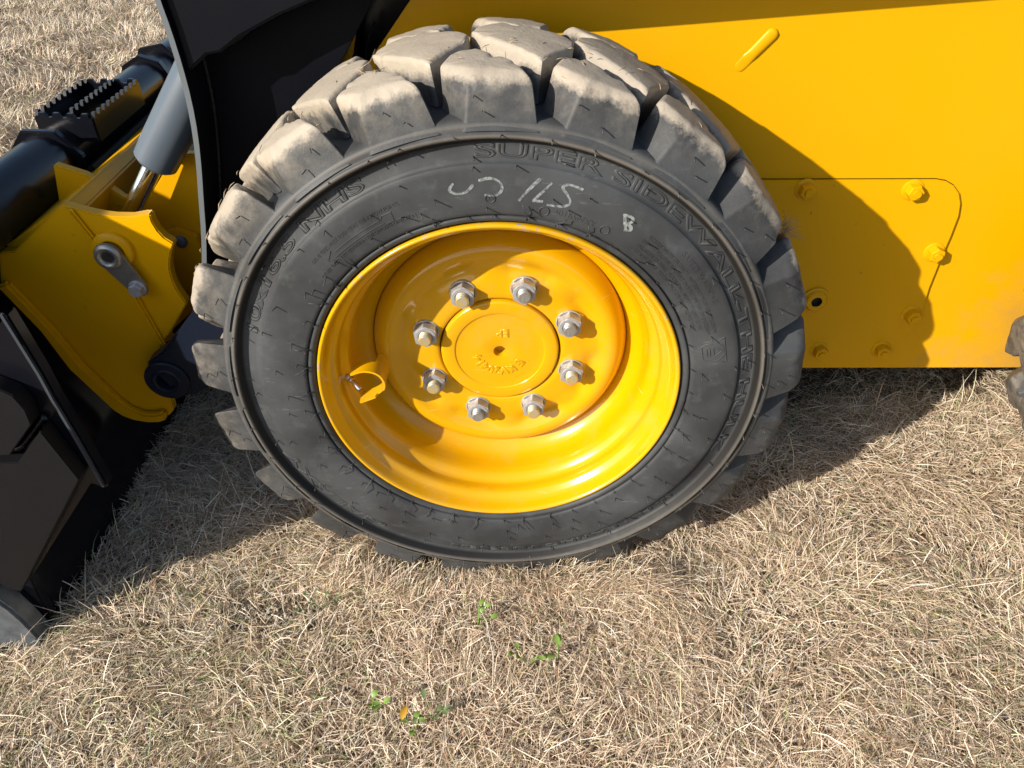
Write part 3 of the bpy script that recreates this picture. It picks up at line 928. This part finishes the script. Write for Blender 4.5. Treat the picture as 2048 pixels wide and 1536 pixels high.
plate('inner_plate', ip, 0.362, 0.378, YEL, hitch, 0.002)
plate('inner_gusset', [(-0.545, 0.040), (-0.515, 0.048), (-0.485, 0.035), (-0.475, -0.03), (-0.51, -0.07), (-0.55, -0.06)], 0.350, 0.3615, YEL, hitch, 0.002)
bm = bmesh.new()
lathe_bm([(0.0001, 0.3440), (0.0060, 0.3445), (0.0095, 0.3465), (0.0105, 0.3505)], 24, bm, centre=(-0.513, 0, 0.026))
finish(bm, 'rivet', BARREL, hitch, (-0.513, 0.35, 0.026), smooth=60)
# bent cross channel
ch_o = [(-0.664, 0.088), (-0.652, 0.0965), (-0.636, 0.0915), (-0.626, 0.080), (-0.620, 0.050)]
ch_i = [(-0.624, 0.052), (-0.6300, 0.078), (-0.6385, 0.0875), (-0.651, 0.0915), (-0.661, 0.085)]
plate('cross_channel', ch_o + ch_i, 0.452, 1.45, YEL, hitch, 0.0008)
# pin lever with eye and bolt
bm = bmesh.new()
lv0, lv1 = Vector((-0.5655, 0, 0.0655)), Vector((-0.5385, 0, 0.0135))
dd = (lv1 - lv0).normalized(); ss = Vector((dd.z, 0, -dd.x))
op = []
for k in range(17):
    t = math.pi * k / 16
    p = lv0 - dd * 0.0205 * math.sin(t) + ss * 0.0205 * math.cos(t)
    op.append((p.x, p.z))
for k in range(17):
    t = math.pi * k / 16
    p = lv1 + dd * 0.0145 * math.sin(t) - ss * 0.0145 * math.cos(t)
    op.append((p.x, p.z))
plate_bm(op, 0.2250, 0.2310, 0.0015, bm)
lever = finish(bm, 'pin_lever', GALV, hitch, (lv0.x, 0.228, lv0.z))
bm = bmesh.new()
lathe_bm([(0.0200, 0.2255), (0.0180, 0.2215), (0.0140, 0.2205), (0.0105, 0.2220), (0.0090, 0.2260), (0.0088, 0.234)], 40, bm, centre=(lv0.x, 0, lv0.z))
finish(bm, 'lever_eye', GALV, hitch, (lv0.x, 0.228, lv0.z), smooth=60)
bm = bmesh.new()
lathe_bm([(0.0300, 0.2400), (0.0295, 0.2350), (0.0270, 0.2325), (0.0180, 0.2320)], 40, bm, centre=(lv0.x + 0.004, 0, lv0.z + 0.004))
finish(bm, 'lever_boss', YEL, hitch, (lv0.x, 0.238, lv0.z), smooth=50)
bm = bmesh.new()
cyl_y(bm, lv0.x, lv0.z, 0.0085, 0.2245, 0.24, 20)
finish(bm, 'eye_socket', HOLE, hitch, (lv0.x, 0.24, lv0.z))
bm = bmesh.new()
lathe_bm([(0.0001, 0.2228), (0.0125, 0.2228), (0.0132, 0.2236), (0.0132, 0.2252)], 32, bm, centre=(lv1.x, 0, lv1.z))
prism_y(bm, lv1.x, lv1.z, 0.0108, 0.2145, 0.2230, 6, 0.3, 0.0016)
finish(bm, 'lever_bolt', ZINC, hitch, (lv1.x, 0.22, lv1.z), smooth=25)

# --- tilt cylinder
ca, cb = Vector((-0.585, 0.318, 0.060)), Vector((-0.335, 0.338, 0.395))
dc = (cb - ca)
bm = bmesh.new()
tube_bm(bm, [ca, ca + dc * 0.9], 0.0135, 28)
cyl = finish(bm, 'tilt_cylinder', CHROME, loader, smooth=40)
bm = bmesh.new()
b0 = ca + dc * 0.315
tube_bm(bm, [b0, b0 + dc * 0.012, b0 + dc * 0.06, cb], [0.0260, 0.0310, 0.0318, 0.0318], 36)
finish(bm, 'cylinder_barrel', BARREL, cyl, smooth=32)
bm = bmesh.new()
tube_bm(bm, [ca + dc * 0.03, ca + dc * 0.055, ca + dc * 0.06], [0.0150, 0.0150, 0.0138], 28)
finish(bm, 'rod_wiper', GALV, cyl, smooth=40)

# ------------------------------------------------------------------ the bucket
bucket = empty('loader_bucket', (-0.9, 0.7, GZ))
tag(bucket, 'black multi-purpose bucket in front of the loader with serrated step on its top tube', 'bucket')
shell_o = [(-0.800, 0.095), (-0.775, 0.020), (-0.722, -0.140), (-0.674, -0.238), (-0.658, -0.275), (-0.6545, -0.392)]
shell_i = [(-0.6665, -0.392), (-0.670, -0.279), (-0.685, -0.244), (-0.733, -0.145), (-0.786, 0.016), (-0.811, 0.092)]
plate('bucket_shell', shell_o + shell_i, -0.0700, 1.62, BLK, bucket, 0.002)
sp = [(-0.507, 0.169), (-0.4985, 0.092), (-0.4965, 0.055), (-0.4905, -0.003), (-0.4835, -0.082), (-0.488, -0.088), (-0.503, -0.078), (-0.648, -0.262), (-0.652, -0.300), (-0.655, -0.385), (-1.30, -0.385), (-1.30, 0.56), (-1.18, 0.515), (-0.952, 0.374), (-0.867, 0.319), (-0.845, 0.100), (-0.56, 0.115)]  # out-of-view upper outline shaped to shade the hitch, notch added to admit skylight
plate('side_plate', sp, -0.0880, -0.0705, BLK, bucket, 0.002)
band = [(-0.508, 0.172), (-0.4985, 0.092), (-0.4965, 0.055), (-0.4905, -0.003), (-0.4845, -0.082)]
bi = [(x - 0.0062, z - 0.0008) for x, z in band]
plate('edge_strip', band + bi[::-1], -0.0915, -0.0885, STRIP, bucket, 0.0015)
plate('wear_plate', [(-0.515, 0.027), (-0.4975, -0.050), (-0.6500, -0.2620), (-0.664, -0.2575), (-0.676, -0.2380), (-0.90, -0.2380), (-0.90, -0.04), (-0.560, -0.022)], -0.1100, -0.0885, WEAR, bucket, 0.0012)
plate('wear_plate', [(-0.535, 0.085), (-0.526, 0.078), (-0.520, 0.058), (-0.5215, 0.036), (-0.5640, -0.010), (-0.90, -0.03), (-0.90, 0.10), (-0.552, 0.094)], -0.1100, -0.0885, WEAR, bucket, 0.0012)
bm = bmesh.new()
bead(bm, [(-0.5165, -0.0900, 0.034), (-0.5625, -0.0900, -0.015), (-0.66, -0.0900, -0.035)], 0.0050)
finish(bm, 'weld_bead', BLK, bucket, smooth=180)
plate('cutting_edge', [(-0.685, -0.2610), (-0.672, -0.2880), (-0.664, -0.3150), (-0.656, -0.3560), (-0.6535, -0.3690), (-0.660, -0.3800), (-0.700, -0.3860), (-1.0, -0.3900), (-1.0, -0.2500)], -0.1200, -0.0885, STEEL, bucket, 0.004)
bm = bmesh.new()
tube_bm(bm, [(-0.6530, -0.1170, -0.3690), (-0.6600, -0.1170, -0.3800), (-0.700, -0.1170, -0.3860), (-0.76, -0.117, -0.388)], 0.0040, 8)
finish(bm, 'rusted_lip', RUST, bucket, smooth=180)
# top tube with welded collars and the step
bm = bmesh.new()
TX, TZ, TR = -0.752, 0.108, 0.0440
tube_bm(bm, [(TX, 0.05, TZ), (TX, 1.60, TZ)], TR, 40)
finish(bm, 'top_tube', BLK, bucket, smooth=40)
bm = bmesh.new()
tube_bm(bm, [(TX, 0.05, TZ), (TX, 0.475, TZ)], TR + 0.003, 28)
finish(bm, 'tube_sleeve', BLK, bucket, smooth=20)
bm = bmesh.new()
tube_bm(bm, [(TX, 1.02, TZ), (TX, 1.60, TZ)], TR + 0.003, 28)
finish(bm, 'tube_sleeve', BLK, bucket, smooth=20)
def collar(y0, y1, rot, n, r, sx):
    bm = bmesh.new()
    pts = []
    for k in range(n):
        a = rot + 2 * math.pi * k / n
        pts.append((TX + r * math.cos(a) * sx, TZ + r * math.sin(a)))
    plate_bm(pts, y0, y1, 0.002, bm)
    return finish(bm, 'welded_collar', BLK, bucket, smooth=25)
collar(0.468, 0.482, 0.2, 7, 0.0600, 1.05)
collar(0.905, 0.925, 0.1, 8, 0.0560, 1.0)
collar(0.985, 0.993, 0.4, 7, 0.0620, 0.95)
def serrated(name, a, b, ztop, h, th, teeth):
    """an upright strip from a to b (x, y) with a toothed upper edge"""
    a, b = Vector((a[0], a[1], 0)), Vector((b[0], b[1], 0))
    d = b - a
    L = d.length
    d.normalize()
    s = Vector((-d.y, d.x, 0)) * th / 2
    top = []
    for k in range(teeth):
        for u, zz in ((0.02, -0.0075), (0.22, -0.0075), (0.38, 0.0), (0.72, 0.0), (0.88, -0.0075)):
            top.append(((k + u) / teeth * L, ztop + zz))
    prof = [(0, ztop - h), (0, ztop - 0.0075)] + top + [(L, ztop - 0.0075), (L, ztop - h)]
    bm = bmesh.new()
    f0, f1 = [], []
    for u, z in prof:
        p = a + d * u
        f0.append(bm.verts.new((p.x + s.x, p.y + s.y, z)))
        f1.append(bm.verts.new((p.x - s.x, p.y - s.y, z)))
    n = len(prof)
    bm.faces.new(f0); bm.faces.new(f1[::-1])
    for k in range(n):
        bm.faces.new((f0[k], f0[(k + 1) % n], f1[(k + 1) % n], f1[k]))
    return finish(bm, name, BLK, step, smooth=0)
step = empty('boarding_step', (-0.73, 0.61, 0.15), bucket)
X0, X1, Y0, Y1, ZT = -0.780, -0.680, 0.528, 0.712, 0.1740
serrated('step_strip', (X0, Y0), (X0, Y1), ZT, 0.046, 0.0055, 9)
serrated('step_strip', (X1, Y0 - 0.012), (X1, Y1), ZT, 0.046, 0.0055, 10)
serrated('step_strip', ((X0 + X1) / 2 + 0.004, Y0 + 0.01), ((X0 + X1) / 2 + 0.004, Y1), ZT, 0.034, 0.0055, 9)
serrated('step_strip', (X0, Y0), (X1, Y0 - 0.012), ZT, 0.046, 0.0055, 4)
serrated('step_strip', (X0, Y1), (X1, Y1), ZT, 0.046, 0.0055, 4)
# sheet strip along the foot of the tube where the hitch hooks in
plate('mounting_lip', [(-0.735, 0.066), (-0.728, 0.070), (-0.672, 0.102), (-0.676, 0.108), (-0.738, 0.072)], 0.46, 1.6, WEAR, bucket, 0.001)

# ------------------------------------------------------------------ dry grass
def blades(n, xr, yr, length, width, keep, seed, nseg=3, flat=1.0, elo=5, ehi=65):
    g = np.random.default_rng(seed)
    x = g.uniform(*xr, n); y = g.uniform(*yr, n)
    k = keep(x, y, g)
    x, y = x[k], y[k]
    n = len(x)
    # swirled clumps: neighbours lean alike
    fld = 2.5 * np.sin(5.1 * x + 2.2 * y + 0.7) + 2.2 * np.sin(-3.7 * x + 6.3 * y + 2.0) + 1.2 * np.sin(14 * x + 11 * y)
    az = fld + g.normal(0, 1.1, n)
    clump = 0.5 + 0.5 * np.sin(9.3 * x + 3 * np.sin(7 * y)) * np.sin(8.1 * y + 2.5 * np.sin(6 * x + 1))
    L = g.uniform(length[0], length[1], n) * (0.6 + 0.8 * clump) * np.where(g.random(n) < 0.06, 1.6, 1.0)
    W = g.uniform(width[0], width[1], n)
    e0 = np.radians(g.uniform(elo, ehi, n)) * flat
    curl = np.radians(g.uniform(-10, 75, n))
    side = g.normal(0, 0.5, n)
    z0 = GZ + gh(x, y) - 0.004 + g.uniform(0, 0.016, n) * (0.3 + 1.2 * clump)
    P = np.zeros((n, nseg + 1, 3))
    P[:, 0] = np.stack([x, y, z0], 1)
    for s in range(nseg):
        t = (s + 0.5) / nseg
        e = e0 - curl * t
        a = az + side * t
        st = L / nseg
        P[:, s + 1, 0] = P[:, s, 0] + st * np.cos(e) * np.cos(a)
        P[:, s + 1, 1] = P[:, s, 1] + st * np.cos(e) * np.sin(a)
        P[:, s + 1, 2] = P[:, s, 2] + st * np.sin(e)
    P[:, 1:, 2] = np.maximum(P[:, 1:, 2], GZ + gh(P[:, 1:, 0], P[:, 1:, 1]) - 0.002)
    roll = g.uniform(-0.9, 0.9, n)
    wx = -np.sin(az) * np.cos(roll); wy = np.cos(az) * np.cos(roll); wz = np.sin(roll)
    Wd = np.stack([wx, wy, wz], 1)
    taper = np.array([0.8, 1.0, 0.75, 0.12]) if nseg == 3 else np.array([0.9, 0.9, 0.12])
    V = np.zeros((n, nseg + 1, 2, 3), np.float32)
    for s in range(nseg + 1):
        off = Wd * (W * taper[s] / 2)[:, None]
        V[:, s, 0] = P[:, s] + off
        V[:, s, 1] = P[:, s] - off
    idx = np.arange(n)[:, None, None] * (2 * (nseg + 1)) + np.arange(nseg)[None, :, None] * 2 + np.array([0, 1, 3, 2])[None, None, :]
    # colour of each blade
    straw = np.array([[0.76, 0.623, 0.466], [0.69, 0.536, 0.383], [0.82, 0.711, 0.566], [0.58, 0.422, 0.289], [0.36, 0.227, 0.144], [0.6, 0.536, 0.322], [0.25, 0.299, 0.122], [0.88, 0.803, 0.688]])
    gz = np.sin(4.3 * x + 1.1) * np.sin(5.2 * y - 0.6)
    pr = np.array([0.24, 0.19, 0.17, 0.13, 0.08, 0.09, 0.03, 0.07])
    c = g.choice(len(straw), n, p=pr)
    green = g.random(n) < np.clip(0.02 + 0.10 * gz + 0.16 * np.exp(-((x + 0.36) ** 2 + (y + 0.24) ** 2) / 0.03), 0, 1)
    c[green] = np.where(g.random(green.sum()) < 0.5, 5, 6)
    col = straw[c] * g.uniform(0.8, 1.15, n)[:, None]
    return V.reshape(-1, 3), idx.reshape(-1, 4), np.repeat(col, 2 * (nseg + 1), axis=0)

def in_tyre(x, y, cx):
    return (np.abs(x - cx) < 0.125) & (y > 0.012) & (y < 0.24)
SOIL = (-0.335, -0.058)
def soil_d(x, y):
    return np.hypot((x - SOIL[0]) / 0.062, (y - SOIL[1]) / 0.030)
def keep_near(x, y, g):
    k = ~in_tyre(x, y, 0) & ~in_tyre(x, y, 1.150)
    k &= ~((x < -0.652) & (y > -0.125))
    k &= g.random(len(x)) < np.clip(soil_d(x, y) - 0.45, 0.12, 1)
    # keep to what stands before the lens or a step beside it
    k &= (np.abs(x - 0.02) < 0.80 + 0.45 * (y + 0.40))
    k &= ~((np.abs(x) < 0.22) & (y > -0.012) & (y < 0.03)) | (g.random(len(x)) < 0.35)
    k &= (y < 0.42) | (g.random(len(x)) < 0.35)
    return k
def keep_far(x, y, g):
    k = (x < -0.86)
    k &= (x > -1.15 - 0.62 * (y + 0.2)) & (x < -0.30 - 0.30 * y)
    return k

def grass_obj(name, parts, mat):
    vs, fs, cs = [], [], []
    o = 0
    for v, f, c in parts:
        vs.append(v); fs.append(f + o); cs.append(c); o += len(v)
    v = np.concatenate(vs); f = np.concatenate(fs); c = np.concatenate(cs)
    me = bpy.data.meshes.new(name)
    me.vertices.add(len(v)); me.vertices.foreach_set('co', v.astype(np.float32).ravel())
    me.loops.add(f.size); me.loops.foreach_set('vertex_index', f.astype(np.int32).ravel())
    me.polygons.add(len(f))
    me.polygons.foreach_set('loop_start', np.arange(0, f.size, 4, dtype=np.int32))
    me.update(calc_edges=True)
    at = me.color_attributes.new('blade', 'FLOAT_COLOR', 'POINT')
    at.data.foreach_set('color', np.concatenate([c, np.ones((len(c), 1))], 1).astype(np.float32).ravel())
    me.shade_smooth()
    me.materials.append(mat)
    ob = bpy.data.objects.new(name, me)
    return link(ob)

def mat_grass():
    m = bpy.data.materials.new('dry_grass')
    nt, n, b, l = nodes(m)
    a = N(nt, 'ShaderNodeAttribute')
    a.attribute_name = 'blade'
    l.new(a.outputs['Color'], b.inputs['Base Color'])
    b.inputs['Roughness'].default_value = 0.55
    b.inputs['Specular IOR Level'].default_value = 0.35
    tr = N(nt, 'ShaderNodeBsdfTranslucent')
    l.new(a.outputs['Color'], tr.inputs['Color'])
    mx = N(nt, 'ShaderNodeMixShader', Fac=0.22)
    l.new(b.outputs[0], mx.inputs[1]); l.new(tr.outputs[0], mx.inputs[2])
    l.new(mx.outputs[0], n['Material Output'].inputs[0])
    return m
GR = mat_grass()
near = blades(190000, (-1.0, 1.25), (-0.62, 0.75), (0.014, 0.048), (0.0006, 0.0013), keep_near, 21, elo=-2, ehi=42)
mat_ = blades(110000, (-1.0, 1.25), (-0.62, 0.75), (0.012, 0.038), (0.0006, 0.0014), keep_near, 22, flat=0.35, elo=-5, ehi=40)
tall = blades(2600, (-1.0, 1.25), (-0.62, 0.75), (0.05, 0.095), (0.0007, 0.0013), keep_near, 23, elo=5, ehi=60)
foot = blades(3200, (-0.27, 0.27), (-0.045, 0.008), (0.016, 0.044), (0.0007, 0.0013), lambda x, y, g: np.ones(len(x), bool), 24, elo=20, ehi=85)
far = blades(130000, (-4.2, -0.86), (-0.3, 5.0), (0.02, 0.055), (0.0016, 0.0034), keep_far, 31, nseg=2, elo=15, ehi=80)
gob = grass_obj('dry_grass', [near, mat_, tall, foot, far], GR)
tag(gob, kind='stuff')

# clods and pebbles on the bare soil
def mat_clod():
    m = bpy.data.materials.new('soil_clods')
    nt, n, b, l = nodes(m)
    g = N(nt, 'ShaderNodeNewGeometry').outputs['Position']
    l.new(mixc(nt, noise(nt, g, 60, 4), (0.34, 0.285, 0.215), (0.46, 0.395, 0.305)), b.inputs['Base Color'])
    b.inputs['Roughness'].default_value = 0.95
    bump(nt, noise(nt, g, 500, 4), 0.6, 0.001, b)
    return m
bm = bmesh.new()
for k in range(230):
    a, q = random.uniform(0, 6.28), math.sqrt(random.random())
    x = SOIL[0] + math.cos(a) * q * 0.070
    y = SOIL[1] + math.sin(a) * q * 0.034
    r = random.choice([0.0010, 0.0013, 0.0016, 0.002, 0.0026, 0.0036]) * random.uniform(0.8, 1.3)
    g = bmesh.ops.create_icosphere(bm, subdivisions=1, radius=r)['verts']
    for v in g: v.co *= random.uniform(0.6, 1.3); v.co.z *= 0.55
    bmesh.ops.translate(bm, vec=(x, y, GZ - 0.005 + float(gh(x, y)) + r * 0.15), verts=g)
cl = finish(bm, 'soil_clods', mat_clod(), smooth=0)
tag(cl, kind='stuff')

# ------------------------------------------------------------------ weeds and leaves
def mat_leaf(name, col, col2):
    m = bpy.data.materials.new(name)
    nt, n, b, l = nodes(m)
    g = N(nt, 'ShaderNodeNewGeometry').outputs['Position']
    l.new(mixc(nt, noise(nt, g, 130, 3), col, col2), b.inputs['Base Color'])
    b.inputs['Roughness'].default_value = 0.45
    return m
LEAF = mat_leaf('weed_leaf', (0.11, 0.21, 0.035), (0.20, 0.30, 0.06))
LEAFD = mat_leaf('weed_leaf_dull', (0.10, 0.16, 0.06), (0.16, 0.22, 0.09))
YLEAF = mat_leaf('yellow_leaf', (0.55, 0.33, 0.03), (0.42, 0.22, 0.03))

def leaf_bm(bm, base, d, ln, wd, up=0.5, fold=0.25):
    d = Vector((d[0], d[1], 0)).normalized()
    s = Vector((-d.y, d.x, 0))
    rows = []
    for i in range(7):
        t = i / 6
        c = Vector(base) + d * ln * t * math.cos(up) + Vector((0, 0, ln * (math.sin(up) * t - 0.45 * t * t * math.sin(up + 0.5))))
        h = wd * math.sin(math.pi * min(1, 0.06 + t * 0.94)) ** 0.75 * (1 - 0.25 * t)
        rows.append([bm.verts.new(c - s * h + Vector((0, 0, h * fold))), bm.verts.new(c), bm.verts.new(c + s * h + Vector((0, 0, h * fold)))])
    for a, b in zip(rows, rows[1:]):
        for k in range(2):
            bm.faces.new((a[k], a[k + 1], b[k + 1], b[k]))

def weed(x, y, n, size, label, mat, seed, spread=0.03, cat='weed'):
    rnd = random.Random(seed)
    z = GZ + float(gh(x, y))
    root = empty('broadleaf_weed', (x, y, z))
    tag(root, label, cat, 'green weeds in the dry grass')
    bs = bmesh.new()
    for k in range(n):
        a = rnd.uniform(0, 6.28)
        q = spread * rnd.uniform(0.25, 1.0)
        bx, by = x + math.cos(a) * q, y + math.sin(a) * q * 0.7
        bz = z + rnd.uniform(0.022, 0.036)
        tube_bm(bs, [(x, y, z), ((x + bx) / 2, (y + by) / 2, z + 0.018), (bx, by, bz)], 0.0006, 5)
        bm = bmesh.new()
        leaf_bm(bm, (bx, by, bz), (math.cos(a + rnd.uniform(-.8, .8)), math.sin(a + rnd.uniform(-.8, .8))), size * rnd.uniform(0.75, 1.25), size * rnd.uniform(0.22, 0.34), rnd.uniform(0.2, 0.9))
        finish(bm, 'leaf', mat, root, smooth=180)
    finish(bs, 'stem', mat, root, smooth=180)
weed(-0.035, -0.092, 6, 0.013, 'small pale green weed in the dry grass just below the tyre', LEAF, 1, 0.022)
weed(0.038, -0.156, 5, 0.013, 'green weed with pointed leaves left of the brighter broad leaf', LEAF, 2, 0.020)
weed(0.080, -0.149, 4, 0.017, 'bright green broad leaf weed in dry grass below the tyre, right side', LEAF, 3, 0.016)
weed(-0.168, -0.222, 5, 0.015, 'upright green weed left of the yellow leaf in the foreground', LEAF, 4, 0.020)
weed(-0.092, -0.236, 7, 0.013, 'spreading green weed right of the yellow leaf in the foreground', LEAFD, 5, 0.026)
weed(-0.112, -0.256, 4, 0.013, 'light green weed directly below the yellow leaf', LEAF, 6, 0.012)
weed(-0.268, -0.064, 8, 0.009, 'small leaved weed beside the patch of bare soil', LEAFD, 7, 0.040)
bm = bmesh.new()
leaf_bm(bm, (-0.1245, -0.249, GZ + 0.032), (0.15, 1), 0.021, 0.0052, 0.35, 0.4)
yl = finish(bm, 'fallen_leaf', YLEAF, None, (-0.1245, -0.249, GZ + 0.032), smooth=180)
tag(yl, 'single yellow leaf lying among green weeds in the foreground grass', 'leaf')

# dry grass caught on the tread
def wisp(name, base, n, ln, spread, d, label, seed):
    g = random.Random(seed)
    bm = bmesh.new()
    for k in range(n):
        b = Vector(base) + Vector((g.uniform(-1, 1), g.uniform(-1, 1), g.uniform(-1, 1))) * spread
        dv = (Vector(d) + Vector((g.uniform(-1, 1), g.uniform(-1, 1), g.uniform(-1, 1))) * 0.75).normalized()
        e = Vector((g.uniform(-1, 1), g.uniform(-1, 1), g.uniform(-1, 1)))
        l_ = ln * g.uniform(0.5, 1.3)
        tube_bm(bm, [b, b + dv * l_ * 0.5 + e * l_ * 0.08, b + dv * l_ + e * l_ * 0.35], [0.0005, 0.0004, 0.0002], 4)
    o = finish(bm, name, STRAW, None, base, smooth=180)
    tag(o, label, 'grass wisp')
STRAW = mat_leaf('straw', (0.42, 0.33, 0.20), (0.25, 0.17, 0.09))
def onlug(a, y, r=0.388):
    return (r * math.cos(R(a)), y, r * math.sin(R(a)))
wisp('grass_wisp', onlug(21, 0.150, 0.390), 46, 0.022, 0.009, (0.9, 0.1, 0.3), 'tuft of dead grass stuck to right edge of tyre tread by the yellow panel', 3)
wisp('grass_wisp', onlug(112.5, 0.10, 0.386), 7, 0.030, 0.004, (0.5, 0.2, -0.3), 'curled straw blades caught in a groove at the top left of the tread', 5)

# short bits of dead grass stuck on the tread faces
bm = bmesh.new()
for k in range(46):
    a = random.uniform(55, 165)
    y = random.uniform(0.016, 0.11)
    r = crown(y) + 0.0006 if y > 0.028 else 0.3785 - (0.028 - y) * 0.55 + 0.0006
    p = Vector((r * math.cos(R(a)), y, r * math.sin(R(a))))
    n = Vector((math.cos(R(a)), -0.25, math.sin(R(a)))).normalized()
    d = n.orthogonal().normalized()
    d = Quaternion(n, random.uniform(0, 6.28)) @ d
    e = n.cross(d) * random.uniform(-0.35, 0.35)
    ln = random.uniform(0.004, 0.014)
    tube_bm(bm, [p, p + d * ln * 0.5 + e * ln * 0.4 + n * 0.0012, p + d * ln + e * ln + n * 0.0004], [0.0004, 0.0005, 0.0003], 4)
sb = finish(bm, 'straw_bits', STRAW, None, smooth=180)
tag(sb, kind='stuff')
